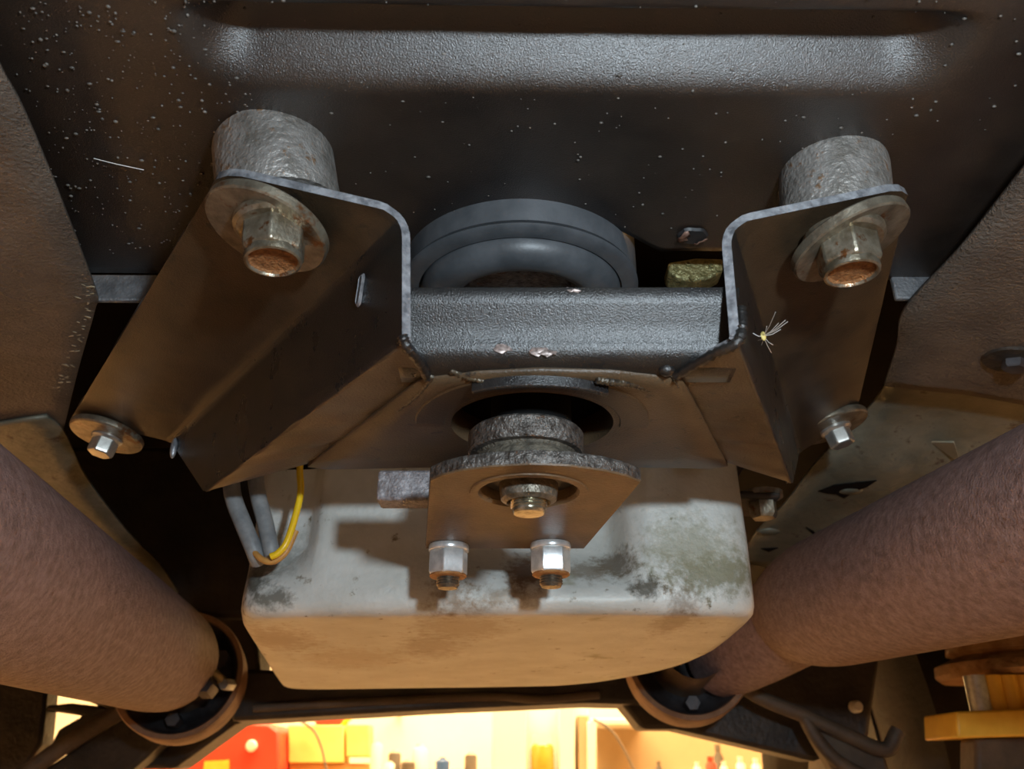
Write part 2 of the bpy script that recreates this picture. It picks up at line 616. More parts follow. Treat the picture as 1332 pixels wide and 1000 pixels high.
def hit(root, u, v):
    """where the sight line through a pixel meets a panel"""
    p, n, *_ = TREES[root.name].ray_cast(CAM, ray(u, v).normalized())
    if p is None:
        return PH(u, v, 0.185), Vector((0, 0, -1))
    return p, (n if n.dot(CAM - p) > 0 else -n)


def side_panel(name, label, px, out, drop, m, lateral, cells=26):
    """sheet from a traced inner edge, running outward and down"""
    root = thing(name, label, 'tunnel panel', PH(*px[len(px) // 2]))
    inner = catmull([PH(*q) for q in px], 6)
    rows = []
    for k in range(cells + 1):
        t = k / cells
        row = []
        for j, p in enumerate(inner):
            q = p + RT * (out * t) - Z * (drop * t * (0.5 + 0.5 * t)) * 1.0
            s = noise.noise(Vector((q.x * 14, q.y * 14, 3))) * 0.004 * min(1, t * 6) + noise.noise(Vector((q.x * 45, q.y * 45, 8))) * 0.0015 * min(1, t * 6)
            row.append(q + Z * s)
        rows.append(row)
    bm = bmesh.new()
    add_grid(bm, rows)
    bm.normal_update()
    TREES[root.name] = BVHTree.FromBMesh(bm)
    o = finish(bm, 'sheet', m, root, 60)
    solid(o, 0.002, 0)
    return root, inner


lp, lin = side_panel('tunnel_side_panel', 'brown grit-coated tunnel panel with a pale scuffed edge above the plain exhaust pipe',
                     [(-110, -200, 0.19), (-50, -40, 0.19), (0, 85, 0.19), (32, 145, 0.19), (80, 260, 0.19), (125, 378, 0.19), (124, 400, 0.19), (103, 475, 0.19),
                      (82, 560, 0.188)], -0.34, 0.085, SIDESEAL, -1)
rp, rin = side_panel('tunnel_side_panel', 'brown grit-coated tunnel panel beside the bracket that holds the seed tuft',
                     [(1540, -60, 0.19), (1440, 80, 0.19), (1332, 217, 0.19), (1250, 320, 0.19), (1176, 402, 0.19), (1166, 450, 0.19), (1150, 500, 0.19)],
                     0.34, 0.085, SIDESEAL, 1)
# forward heat shields
ls, lsin = side_panel('heat_shield', 'crumpled tan heat shield sheet in the dark behind the plain exhaust pipe',
                      [(60, 540, 0.185), (84, 562, 0.185), (112, 620, 0.180), (165, 690, 0.172), (205, 730, 0.168), (232, 770, 0.150)], -0.36, 0.12, SHIELD, -1)
rs_, rsin = side_panel('heat_shield', 'dented olive-grey heat shield with slots and a raised tab above the stepped exhaust pipe',
                       [(1172, 470, 0.200), (1142, 515, 0.200), (1112, 550, 0.196), (1062, 600, 0.184), (1020, 655, 0.174), (985, 690, 0.168), (960, 730, 0.16)], 0.42, 0.115,
                       SHIELD, 1)
# white scuffs chipped along the edge of the plain side
for k in range(46):
    t = random.random()
    u, v = 122 - 36 * t ** 1.4 - abs(random.gauss(0, 9)), 362 + 150 * t
    p, n = hit(lp, u, v)
    bm = bmesh.new()
    bmesh.ops.create_icosphere(bm, subdivisions=1, radius=random.uniform(0.0003, 0.0010), matrix=Matrix.Translation(p + n * 0.001) @ Matrix.Rotation(random.uniform(-0.4, 1.4), 4, 'Z') @ Matrix.Diagonal((random.uniform(1.0, 2.8), 0.6, 0.5, 1)))
    finish(bm, 'scuff', mat('chalk', (0.26, 0.22, 0.14), (0.42, 0.37, 0.26), 200, 0.7), lp)
# bolts and dents on the heat shield over the stepped pipe
def hex_prof(r, h, ch):
    return [(0, 0), (r, 0), (r, h - ch), (r - ch, h), (0, h)]


def on_sheet(u, v, root, lift=0.0):
    return PH(u, v, lift)


bp, bn = hit(rp, 1316, 462)
fx = thing('panel_fixing', 'flat round washer and bolt on the brown panel over the stepped exhaust pipe', 'bolt', bp)
lathe('washer', [(0.004, 0.001), (0.0125, 0.001), (0.013, 0.002), (0.012, 0.0032), (0.004, 0.0035)], bp, bn, GREASE, fx)
lathe('head', [(0.0062, 0.002), (0.0062, 0.0065), (0.005, 0.0078), (0, 0.0078)], bp + RT * 0.002, bn, EXHD, fx, sides=6)
tri = [hit(rs_, u, v) for u, v in ((1210, 574), (1240, 560), (1246, 592), (1236, 584))]
prism('tab', [tri[0][0] + tri[0][1] * 0.001, tri[1][0] + tri[1][1] * 0.009, tri[2][0] + tri[2][1] * 0.008, tri[3][0] + tri[3][1] * 0.002], Z * 0.0012, mat('bare_shield', (0.34, 0.31, 0.22), (0.42, 0.39, 0.29), 60, 0.5), rs_, 0.0004)


def add_ellipsoid(bm, p, rx, ry, rz, rot=0.0, sub=2):
    bmesh.ops.create_icosphere(bm, subdivisions=sub, radius=1.0, matrix=Matrix.Translation(p) @ Matrix.Rotation(rot, 4, 'Z') @ Matrix.Diagonal((rx, ry, rz, 1)))


for (px, m_) in (([(1064, 636), (1085, 628), (1140, 622), (1128, 630), (1112, 636), (1098, 645), (1088, 640), (1076, 639)], UNLIT), ([(1048, 683), (1058, 688), (1068, 698), (1060, 694)], UNLIT),
                 ([(990, 711), (1012, 710), (1000, 715)], UNLIT)):
    bm = bmesh.new()
    bm.faces.new([bm.verts.new(p + n * 0.0016) for p, n in (hit(rs_, u, v) for u, v in px)])
    solid(finish(bm, 'slot', m_, rs_, 0), 0.0006, 0)
for (u, v, w, h_) in ((1108, 637, 0.009, 0.0028), (1076, 690, 0.007, 0.003), (1000, 690, 0.010, 0.003)):
    p, n = hit(rs_, u, v)
    bm = bmesh.new()
    add_ellipsoid(bm, p, w, w * 0.7, h_, -0.3)
    finish(bm, 'dent', SHIELD, rs_, 60)

# ================================================================ mount crossmember
HB = 0.120
cm = thing('mount_crossmember', 'black bent-steel gearbox mount crossmember with two splayed bolt-on side brackets', 'crossmember', PH(690, 545, HB))


def bracket(name, label, rear_px, front_px, mid=None):
    """bent sheet: flange, upright wall and lower wing, lofted from its rear edge to its front edge"""
    rear = fillet_poly([PH(*q) for q in rear_px], (0.0085, 0.003), 7)
    front = fillet_poly([PH(*q) for q in front_px], (0.0085, 0.003), 7)
    # rounded outer corner of the flange
    rear[1:1] = [lerp(rear[0], rear[1], q) for q in (0.05, 0.13)]
    front[1:1] = [lerp(front[0], front[1], q) for q in (0.05, 0.13)]
    for i, sh in ((0, 0.0052), (1, 0.0019), (2, 0.0003)):
        rear[i] = rear[i] + (front[i] - rear[i]).normalized() * sh
    n = 40
    rows = [[lerp(a, b, k / n) + Z * 0.0006 * noise.noise(Vector((k * 0.3, i * 0.4, 0))) for i, (a, b) in enumerate(zip(rear, front))] for k in range(n + 1)]
    bm = bmesh.new()
    # two skins plus rim, so that the cut rear edge can carry its own worn material
    t = 0.0030
    cen = [[None] * len(rows[0]) for _ in rows]
    for j in range(len(rows)):
        for i in range(len(rows[0])):
            du = rows[j][min(i + 1, len(rows[0]) - 1)] - rows[j][max(i - 1, 0)]
            dv = rows[min(j + 1, n)][i] - rows[max(j - 1, 0)][i]
            cen[j][i] = du.cross(dv).normalized()
    # visible side is the one whose normal faces the camera at the flange
    sgn = 1 if cen[0][0].dot(CAM - rows[0][0]) < 0 else -1
    A = [[bm.verts.new(p) for p in r] for r in rows]
    B = [[bm.verts.new(p + cen[j][i] * (sgn * t)) for i, p in enumerate(r)] for j, r in enumerate(rows)]
    K = len(rows[0])
    nf = 9                                        # profile index where the flange turns into wall
    for j in range(n):
        for i in range(K - 1):
            f = bm.faces.new((A[j][i], A[j][i + 1], A[j + 1][i + 1], A[j + 1][i]))
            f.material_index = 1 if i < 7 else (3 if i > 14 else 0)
            bm.faces.new((B[j][i], B[j + 1][i], B[j + 1][i + 1], B[j][i + 1]))
    for i in range(K - 1):
        bm.faces.new((A[0][i], B[0][i], B[0][i + 1], A[0][i + 1])).material_index = 2
        bm.faces.new((A[n][i], A[n][i + 1], B[n][i + 1], B[n][i]))
    for j in range(n):
        bm.faces.new((A[j][0], A[j + 1][0], B[j + 1][0], B[j][0]))
        bm.faces.new((A[j][K - 1], B[j][K - 1], B[j + 1][K - 1], A[j + 1][K - 1]))
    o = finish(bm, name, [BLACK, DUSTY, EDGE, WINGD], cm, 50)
    o['label'] = label
    return o, rows


LR = [(288, 222, 0.177), (523, 279, 0.1655), (523, 446, HB), (562, 492, HB)]
LF = [(92, 545, 0.180), (222, 574, 0.1665), (266, 640, HB), (408, 602, HB)]
RR = [(1184, 242, 0.181), (949, 293, 0.164), (963, 445, HB), (876, 490, HB)]
RF = [(1112, 545, 0.183), (1040, 588, 0.164), (1031, 629, HB), (937, 600, HB)]
lb, lrows = bracket('side_bracket', 'bent bracket with a slotted wall', LR, LF)
rb, rrows = bracket('side_bracket', 'bent bracket with worn bright rear edge', RR, RF)

# channel: upright rear wall turning under into the bottom plate
wtop = [PH(q[0], q[1], 0.0) if False else None for q in ()]
dw = 0.12 / ((ray(700, 468).z) / ray(700, 468).dot(HF))          # distance of the wall foot
tl, tr_ = PY(517, 374, dw + 0.002), PY(960, 374, dw + 0.002)
hole_c = PH(692, 548, HB)
poly_px = [(548, 486), (620, 478), (700, 475), (800, 477), (886, 486), (948, 603), (800, 600), (600, 600), (396, 604)]
poly = [PH(u, v, HB + 0.001) for u, v in poly_px]
bm = bmesh.new()
N = 96
HR = 0.0318


def ray_to_poly(c, a, P):
    d = Vector((math.cos(a), math.sin(a)))
    best = None
    for i in range(len(P)):
        p, q = P[i], P[(i + 1) % len(P)]
        ex, ey = q.x - p.x, q.y - p.y
        den = d.x * ey - d.y * ex
        if abs(den) < 1e-12:
            continue
        t = ((p.x - c.x) * ey - (p.y - c.y) * ex) / den
        s = ((p.x - c.x) * d.y - (p.y - c.y) * d.x) / den
        if t > 0 and -1e-6 <= s <= 1 + 1e-6 and (best is None or t < best):
            best = t
    return best


rings = []
angs = [2 * math.pi * i / N for i in range(N)]
outer = [ray_to_poly(hole_c, a, poly) for a in angs]
zb = ZC + HB + 0.001
for q in (0.0, 0.1, 0.3, 0.6, 1.0):
    rings.append([Vector((hole_c.x + math.cos(a) * (HR + (r - HR) * q), hole_c.y + math.sin(a) * (HR + (r - HR) * q), zb)) for a, r in zip(angs, outer)])
lip = [[Vector((hole_c.x + math.cos(a) * r, hole_c.y + math.sin(a) * r, zb + h)) for a in angs] for r, h in ((HR - 0.0002, 0.012), (HR - 0.0006, 0.003), (HR - 0.0003, 0.0008))]
add_grid(bm, lip + rings, True)
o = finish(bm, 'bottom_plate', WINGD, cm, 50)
solid(o, 0.0025, -1)
# rear wall with rounded foot
prof_n = 8
rows = []
for k in range(61):
    u = 517 + (960 - 517) * k / 60
    top = PY(u, 374, dw - 0.0062)
    foot = Vector((top.x, top.y, zb)) + HF * 0.0082
    fwd = foot + HF * 0.014
    lo = foot + Z * 0.0075
    col = [top, lerp(top, lo, 0.33), lerp(top, lo, 0.66)] + bezier(lo, foot, foot + HF * 0.009 + Z * 0.0001, prof_n) + [fwd]
    rows.append(col)
bm = bmesh.new()
add_grid(bm, rows)
o = finish(bm, 'rear_wall', BLACK, cm, 60)
solid(o, 0.003, 0)
# plate added above the hole to stop light showing through
prism('hole_light_stop', [C(-0.030, dw + 0.004, 0.1435), C(0.060, dw + 0.004, 0.1435), C(0.078, dw + 0.085, 0.1435), C(-0.070, dw + 0.085, 0.1435)], Z * 0.002, BLACK, cm, 0.0004)
# raised collar round the hole (half ring welded to the plate)
def arc_strip(c, r0, r1, z0, z1, a0, a1, n=48):
    bm = bmesh.new()
    rows = []
    for i in range(n + 1):
        a = a0 + (a1 - a0) * i / n
        d = Vector((math.cos(a), math.sin(a), 0))
        rows.append([Vector((c.x, c.y, 0)) + d * r0 + Z * z0, Vector((c.x, c.y, 0)) + d * r1 + Z * z0, Vector((c.x, c.y, 0)) + d * r1 + Z * z1, Vector((c.x, c.y, 0)) + d * r0 + Z * z1])
    vs = add_grid(bm, rows, True)
    bm.faces.new(vs[0])
    bm.faces.new(vs[-1][::-1])
    return bm


o = finish(arc_strip(hole_c, HR + 0.0005, HR + 0.0115, zb - 0.0030, zb, math.radians(180), math.radians(360)), 'hole_collar', DUSTY, cm, 30)
bevel(o, 0.0006)
o = finish(arc_strip(hole_c, HR + 0.0098, HR + 0.0118, zb - 0.0062, zb - 0.001, math.radians(238), math.radians(302)), 'collar_lip', BLACK, cm, 30)
bevel(o, 0.0006)


def weld(pts, r, m=WELD):
    c = catmull(pts, 10)
    bm = bmesh.new()
    add_tube(bm, c, [r * (0.75 + 0.45 * abs(math.sin(i * 1.3))) for i in range(len(c))], 8)
    return finish(bm, 'weld_bead', m, cm, 60)


weld([PH(562, 490, HB - 0.001), PH(535, 520, HB - 0.001), PH(480, 555, HB), PH(408, 600, HB)], 0.0009)
weld([PH(876, 489, HB - 0.001), PH(893, 520, HB), PH(915, 560, HB), PH(937, 598, HB)], 0.0009)
weld([PH(585, 482, HB), PH(615, 492, HB - 0.001), PH(640, 497, HB - 0.002), PH(690, 493, HB - 0.002)], 0.0011)
weld([PH(775, 494, HB - 0.002), PH(800, 497, HB - 0.002), PH(825, 500, HB - 0.001), PH(850, 507, HB)], 0.0013)
weld([PH(523, 436, HB + 0.003), PH(530, 452, HB - 0.0005), PH(545, 470, HB - 0.0005), PH(556, 490, HB - 0.0005)], 0.0016, BLACK)
weld([PH(964, 400, HB + 0.014), PH(965, 425, HB + 0.006), PH(958, 446, HB), PH(925, 462, HB - 0.0005), PH(880, 488, HB - 0.0005)], 0.0016, BLACK)
bm = bmesh.new()
add_ellipsoid(bm, PH(867, 481, HB), 0.0028, 0.0024, 0.0022)
finish(bm, 'weld_bead', BLACK, cm, 60)
# chipped paint on the rounded foot of the wall and worn spots on the bracket edges
for (u, v, w, h) in ((655, 453, 0.0030, 0.0018), (700, 456, 0.0032, 0.0012), (713, 459, 0.0030, 0.0010), (748, 377, 0.0026, 0.0006)):
    bm = bmesh.new()
    p = PY(u, v, dw + 0.0012 if v > 400 else dw - 0.0068)
    bmesh.ops.create_icosphere(bm, subdivisions=2, radius=1, matrix=Matrix.Translation(p) @ Matrix.Diagonal((w, 0.0005, h, 1)))
    for vv in bm.verts:
        vv.co += Vector((0.0014 * noise.noise(vv.co * 900), 0, 0.0014 * noise.noise(vv.co * 1100)))
    finish(bm, 'paint_chip', mat('bare_chip', (0.10, 0.07, 0.06), (0.40, 0.32, 0.29), 700, 0.4, 0.3), cm)
# slot in the wall of the bracket
wl = lerp(lerp(PH(*LR[1]), PH(*LR[2]), 0.5), lerp(PH(*LF[1]), PH(*LF[2]), 0.5), 0.2)
e1 = (PH(*LF[2]) - PH(*LR[2])).normalized()
e2 = (PH(*LR[1]) - PH(*LR[2])).normalized()
nn = e1.cross(e2).normalized()
if nn.dot(CAM - wl) < 0:
    nn = -nn
sp = PP(471, 378, wl, nn) + nn * 0.0006


def stadium(c, a, b, L, r, n=10):
    pts = []
    for s in (1, -1):
        for i in range(n + 1):
            t = -math.pi / 2 + math.pi * i / n
            pts.append(c + b * (s * (L + r * math.cos(t))) + a * (s * r * math.sin(t)))
    return pts


ts = (e2 * 0.96 + e1 * -0.28).normalized()
tside = nn.cross(ts).normalized()
bm = bmesh.new()
outr, inr = stadium(sp, tside, ts, 0.0038, 0.0022), stadium(sp + nn * 0.0008, tside, ts, 0.0038, 0.0012)
add_grid(bm, [outr, inr, [p - nn * 0.0012 for p in inr]], True)
finish(bm, 'slot_rim', EDGE, cm, 60)
bm = bmesh.new()
bm.faces.new([bm.verts.new(p - nn * 0.0002) for p in inr])
finish(bm, 'slot_hole', RUBBERD, cm)
sp2 = PP(228, 583, wl, nn) + nn * 0.0008
bm = bmesh.new()
bmesh.ops.create_icosphere(bm, subdivisions=2, radius=1, matrix=Matrix.Translation(sp2) @ Matrix.Diagonal((0.0018, 0.0018, 0.006, 1)))
finish(bm, 'edge_nick', EDGE, cm)

# ================================================================ spacers, washers and bolts of the rear fixings
def flange_plane(R, Fp):
    a, b, c = PH(*R[0]), PH(*R[1]), PH(*Fp[0])
    n = (b - a).cross(c - a).normalized()
    return a, (n if n.z > 0 else -n)


def hex_bolt(root, p, ax, af, h, collar_r, cup=True, m=ZINC, spin=0.0):
    """head hanging from p along -ax with a flange collar, chamfered corners and a cupped end"""
    R = af / 2 / math.cos(math.pi / 6)
    o = lathe('collar', [(0.003, 0.001), (collar_r, 0.001), (collar_r, -0.0012), (collar_r - 0.0012, -0.0024), (0.003, -0.0026)], p, ax, m, root, 40)
    prof = [(0, -0.001), (R, -0.001), (R, -h + 0.0018), (R * 0.95, -h + 0.0006)]
    hd = lathe('head', prof + [(R * 0.90, -h), (0, -h)], p, ax, m, root, sides=6,
               phase=spin, smooth=25)
    bevel(hd, 0.0007, 2, 25)
    if cup:
        lathe('cup', [(R * 0.74, -h - 0.0014), (R * 0.68, -h - 0.0004), (R * 0.60, -h - 0.0002), (0, -h - 0.0001)], p, ax, RUSTPIT, hd, 24, wob=0.05)
        lathe('rim', [(R * 0.84, -h + 0.0008), (R * 0.86, -h - 0.0008), (R * 0.84, -h - 0.0019), (R * 0.77, -h - 0.0022), (R * 0.73, -h - 0.0016), (R * 0.71, -h)], p, ax, m, hd, 36)
    return hd


for (side, R, Fp, wu, wv, su, sv, bu, bv, lean, lab, sr, wr) in (
        (-1, LR, LF, 355, 281, 357, 176, 358, 292, -0.10, 'on the slotted bracket', 0.0210, 0.0212),
        (1, RR, RF, 1096, 298, 1083, 212, 1098, 308, 0.10, 'on the seed tuft bracket', 0.0195, 0.0212)):
    p0, n = flange_plane(R, Fp)
    wc = PP(wu, wv, p0 - n * 0.001, n)
    # spacer from the flange up to the body
    base = PP(bu, bv, p0, n) + n * 0.0062
    axis = Vector((lean * 0.8, 0, 1)).normalized()
    d_ax = (base - CAM).dot(HF)
    top = PY(su, sv, d_ax)
    top.z = ZC + HP + 0.001
    ax = (top - base).normalized()
    L = (top - base).length
    o = lathe('spacer_bush', [(sr * 0.45, -0.002), (sr * 0.98, -0.0018), (sr, -0.0004), (sr * 1.0, L * 0.3), (sr * 1.005, L * 0.65), (sr * 1.0, L - 0.002), (sr * 0.99, L), (sr * 0.45, L)], base, ax, CAST, None,
              56, wob=0.012)
    tag(o, ('pitted grey cast spacer bush with a yellow stain, ' if side < 0 else 'pitted grey cast spacer bush with rust spots, ') + lab, 'spacer')
    if side < 0:
        for (uu, vv, rr) in ((382, 219, 0.0045), (372, 221, 0.003)):
            pass
    # thick tilted washer
    wn = (n + Vector((0.10 * -side * -1, 0, 0))).normalized() if False else n
    wax = (wn + Vector((-side * 0.09, -0.03, 0))).normalized()
    o = lathe('flat_washer', [(0.007, 0.0), (wr - 0.0006, 0.0), (wr, -0.0006), (wr, -0.0034), (wr - 0.0006, -0.0040), (0.007, -0.0040)], wc - n * 0.0032, wax, WASH, None, 64)
    tag(o, 'large thick tilted round washer under the cupped bolt head ' + lab, 'washer')
    # bolt
    bp = PP(bu, bv, p0 - n * 0.0068, n)
    bt = thing('hex_bolt', ('greasy hex bolt with a rust-filled cupped head ' if side < 0 else 'greasy hex bolt with a hollow cupped head ') + lab, 'bolt', bp)
    bax = (ax + n * 0.6 + Vector((0, -0.05, 0))).normalized()
    hex_bolt(bt, bp, bax, 0.0188, 0.0128, 0.0135, True, ZINC, 0.30 if side < 0 else 0.62)
# front fixings
for (side, R, Fp, u, v, lab) in ((-1, LR, LF, 141, 561, 'at the dark far end of the slotted bracket'), (1, RR, RF, 1080, 549, 'at the far end of the seed tuft bracket')):
    p0, n = flange_plane(R, Fp)
    c0 = PP(u, v, p0 - n * 0.0015, n)
    o = lathe('flat_washer', [(0.006, 0.0), (0.0195, 0.0), (0.0200, -0.0008), (0.0198, -0.0032), (0.019, -0.0040), (0.006, -0.0042)], c0, n, WASH, None, 48)
    tag(o, 'dull round washer ' + lab, 'washer')
    bt = thing('hex_bolt', 'small plain hex bolt ' + lab, 'bolt', c0)
    hex_bolt(bt, c0 - n * 0.004 + RT * 0.001, n, 0.0125, 0.0105, 0.0085, False, mat('clean_zinc', (0.36, 0.35, 0.32), (0.5, 0.49, 0.46), 200, 0.3, 0.7), 0.5)

# ================================================================ rubber spring seat seen through the body cutout
RC = PH(687, 286, 0.196)
rr = 0.0505
rc = Vector((RC.x, RC.y + rr, 0))
seat = thing('rubber_mount', 'ribbed grey rubber spring seat in the round cutout above the crossmember', 'rubber mount', rc + Z * (ZC + 0.192))


def ringprof(name, prof, m):
    bm = bmesh.new()
    add_lathe(bm, prof, rc, (0, 0, 1), 96)
    return finish(bm, name, m, seat, 60)


z0 = ZC + 0.196
ringprof('outer_band', [(rr - 0.004, z0 - 0.0), (rr, z0), (rr + 0.0006, z0 + 0.004), (rr + 0.0006, z0 + 0.020), (rr - 0.004, z0 + 0.022)], RUBBER)
ringprof('lower_lip', [(rr - 0.006, z0 - 0.004), (rr - 0.0005, z0 - 0.0036), (rr + 0.001, z0 - 0.002), (rr - 0.0005, z0 - 0.0004), (rr - 0.006, z0 + 0.001)], RUBBER)
ringprof('bellows', [(rr - 0.006, z0 + 0.003)] + [(rr - 0.0155 + 0.0088 * math.cos(t), z0 - 0.003 - 0.0090 * math.sin(t)) for t in [math.pi * i / 14 for i in range(-1, 15)]] + [(rr - 0.025, z0 + 0.004)], RUBBER)
ringprof('core_disc', [(0.0, z0 + 0.001), (rr - 0.024, z0 + 0.001), (rr - 0.021, z0 + 0.004)], PITTED)

# olive fitting seen in the gap beside the spring seat
bc = PY(906, 349, 0.335)
fit = thing('brass_fitting', 'rough olive-brass fitting face in the dark gap beside the spring seat', 'fitting', bc)
bm = bmesh.new()
fp = [(869, 341), (905, 335), (941, 336), (941, 352), (925, 361), (905, 365), (885, 363), (870, 355)]
add_prism(bm, [PY(u, v, 0.335) for u, v in fp], HF * 0.012)
bevel(finish(bm, 'face', BRASS, fit), 0.0012)
for (u, v) in ((880, 350), (895, 343), (925, 345), (935, 350), (900, 361), (915, 356)):
    lathe('rivet', [(0.0016, -0.0002), (0.0014, 0.0007), (0.0006, 0.0007), (0.0005, 0.0001), (0, 0.0001)], PY(u, v, 0.335), -HF, BRASS, fit, 12)

# ================================================================ gearbox mount: collar, plate, stud, nuts
HM = 0.0925
sc = PH(688, 640, HM)
col_r = 0.0208
cc = PH(684, 566, 0.1125)
bushc = thing('mount_bush', 'rusty pitted steel collar in the crossmember hole', 'mount bush', Vector((cc.x, cc.y, ZC + 0.099)))
cx = Vector((cc.x, cc.y, 0))
lathe('collar', [(0.008, ZC + 0.1045), (col_r - 0.0006, ZC + 0.1045), (col_r, ZC + 0.1052), (col_r, ZC + 0.1120), (col_r - 0.001, ZC + 0.1130), (0.008, ZC + 0.1130)], cx, Z, PITTED, bushc, 56, wob=0.015)
lathe('rubber_cone', [(0.008, ZC + 0.1050), (col_r - 0.0022, ZC + 0.1050), (col_r - 0.0030, ZC + 0.1035), (col_r - 0.0012, ZC + 0.1010), (col_r - 0.0006, ZC + 0.0985), (0.008, ZC + 0.0980)], lerp(cx, Vector((sc.x, sc.y, 0)), 0.15), Z,
      mat('crumbly_rubber', (0.05, 0.042, 0.03), (0.13, 0.11, 0.08), 300, 0.7, 0, 1.0, 500, bdist=0.0015), bushc, 56, wob=0.04)
lathe('sleeve_shade_plug', [(0.0, ZC + 0.113), (0.015, ZC + 0.113), (0.015, ZC + 0.1285), (0.0312, ZC + 0.1295), (0.0312, ZC + 0.142), (0, ZC + 0.142)], Vector((hole_c.x, hole_c.y, 0)) * 0.9 + cx * 0.1, Z, mat('hole_shade_black', (0.006, 0.006, 0.006), None, rough=0.9, spec=0.1), cm, 48)  # sleeve in a near-black shade colour, wide disc added to keep the hole dark

pl = thing('mount_plate', 'rust-brown thick steel mount plate with a round hole, under the crossmember', 'mount plate', sc)
pp = [(559, 625), (575, 618), (600, 612), (640, 607), (690, 604), (740, 606), (785, 612), (815, 619), (834, 627), (760, 714), (553, 714)]
outl = [PH(u, v, HM) for u, v in pp]
bm = bmesh.new()
angs = [2 * math.pi * i / 96 for i in range(96)]
# put exact corner directions in so that the outline keeps its corners
angs = sorted(angs + [math.atan2(p.y - sc.y, p.x - sc.x) % (2 * math.pi) for p in outl])
HRm = 0.0178
PT = 0.0052
hz = ZC + HM


def circ(r, z):
    return [Vector((sc.x + r * math.cos(a), sc.y + r * math.sin(a), z)) for a in angs]


rim = [Vector((sc.x, sc.y, 0)) + Vector((math.cos(a), math.sin(a), 0)) * ray_to_poly(sc, a, outl) for a in angs]


def ringmix(q, z):
    return [Vector((c.x + (r.x - c.x) * q, c.y + (r.y - c.y) * q, z)) for c, r in zip(circ(HRm, 0), rim)]


g = add_grid(bm, [circ(HRm, hz + PT), circ(HRm, hz + 0.0008), circ(HRm + 0.0006, hz), ringmix(0.5, hz), ringmix(0.985, hz), ringmix(1.0, hz + 0.0006)], True)
g2 = add_grid(bm, [ringmix(1.0, hz + 0.0006), [p + Z * (0.0 + 0.0005 * noise.noise(p * 260)) for p in ringmix(1.0, hz + PT * 0.5)], ringmix(1.0, hz + PT - 0.0004),
                   ringmix(0.98, hz + PT), circ(HRm, hz + PT)], True, 1)
o = finish(bm, 'plate', [PLATE, PITTED], pl, 40)
lathe('hole_rim', [(HRm - 0.0004, 0.001), (HRm + 0.0004, -0.0005), (HRm + 0.0032, -0.0005), (HRm + 0.0035, 0.0002)], sc, Z, PLATE, pl, 64)
lathe('rubber_insert', [(0.0, 0.0040), (0.010, 0.0030), (HRm - 0.001, 0.0045), (HRm - 0.0003, 0.0055)], sc, Z, RUBBERD, pl, 48)
st = thing('mount_stud', 'greasy threaded stud end with a round sleeve inside the mount plate hole', 'stud', sc)
sc2 = sc + Vector((0, 0.001, 0.001))
lathe('sleeve', [(0.0065, -0.002), (0.0080, -0.0048), (0.0100, -0.0036), (0.0106, 0.0), (0.0106, 0.004)], sc2, Z, mat('dark_sleeve', (0.10, 0.085, 0.06), (0.24, 0.21, 0.165), 250, 0.4, 0.5, 0.6, 600), st, 40)
prof = []
for i in range(5):
    z = -0.0025 - i * 0.0010
    prof += [(0.0066, z), (0.0060, z - 0.0005)]
lathe('thread', [(0.003, 0.0)] + prof + [(0.0060, -0.0078), (0.0054, -0.0088), (0, -0.0090)], sc2, Z, STUDM, st, 36)

for i, (u, v, lab) in enumerate(((584, 710, 'bright zinc nut nearer the rough lug, on the mount plate edge'), (716, 708, 'bright zinc nut under the angled corner of the mount plate'))):
    p = PH(u, v, HM - 0.0004)
    nt = thing('hex_nut', lab, 'nut', p)
    lathe('washer', [(0.004, 0.0003), (0.0086, 0.0003), (0.0089, -0.0004), (0.0089, -0.0022), (0.0086, -0.0026), (0.004, -0.0026)], p, Z, BRIGHT, nt, 40)
    R = 0.0151 / 2 / math.cos(math.pi / 6)
    hd = lathe('nut_body', [(0.004, -0.0024), (R * 0.97, -0.0024), (R, -0.0032), (R, -0.0118), (R * 0.93, -0.0130), (0.004, -0.0130)], p, Z, BRIGHT, nt, sides=6, phase=0.30 if i == 0 else 0.03, smooth=25)
    bevel(hd, 0.0003, 1, 40)
    lathe('rust_ring', [(R * 0.90, -0.0126), (R * 0.93, -0.0134), (R * 0.86, -0.0139), (0.0048, -0.0140)], p, Z, RUSTRIM, nt, 36)
    prof = []
    for k in range(4):
        z = -0.0138 - k * 0.0011
        prof += [(0.0051, z), (0.0046, z - 0.00055)]
    lathe('stud_end', [(0.003, -0.012)] + prof + [(0.0042, -0.0186), (0, -0.0190)], p, Z, THREAD, nt, 30)

# rough cast lug beside the plate
a, b = PH(489, 650, 0.0985), PH(600, 650, 0.0985)
o = prism('gearbox_lug', [a, b, b + HF * 0.013, a + HF * 0.013], Z * 0.0125, mat('rough_lug', (0.16, 0.14, 0.14), (0.34, 0.32, 0.33), 260, 0.55, 0.2, 1.0, 420, bdist=0.0014))
bevel(o, 0.0012)
tag(o, 'rough grey cast lug sticking out beside the mount plate', 'lug')

# gearbox tail in the shade above the pan
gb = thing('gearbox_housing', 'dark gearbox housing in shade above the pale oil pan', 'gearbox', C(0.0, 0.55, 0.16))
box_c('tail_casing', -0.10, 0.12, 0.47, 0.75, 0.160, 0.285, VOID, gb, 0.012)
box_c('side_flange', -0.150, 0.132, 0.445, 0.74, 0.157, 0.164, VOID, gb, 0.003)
for (u, v) in ((897, 609),):
    p = PY(u, v, 0.42) + Z * 0.003
    lathe('bolt_head', [(0.008, 0.012), (0.008, 0.001), (0.0065, -0.001), (0, -0.001)], p, Z, mat('rusty_bolt', (0.14, 0.07, 0.04), (0.25, 0.13, 0.08), 200, 0.6, 0.2), gb, sides=6)

# ================================================================ oil pan
PK = 0.0293


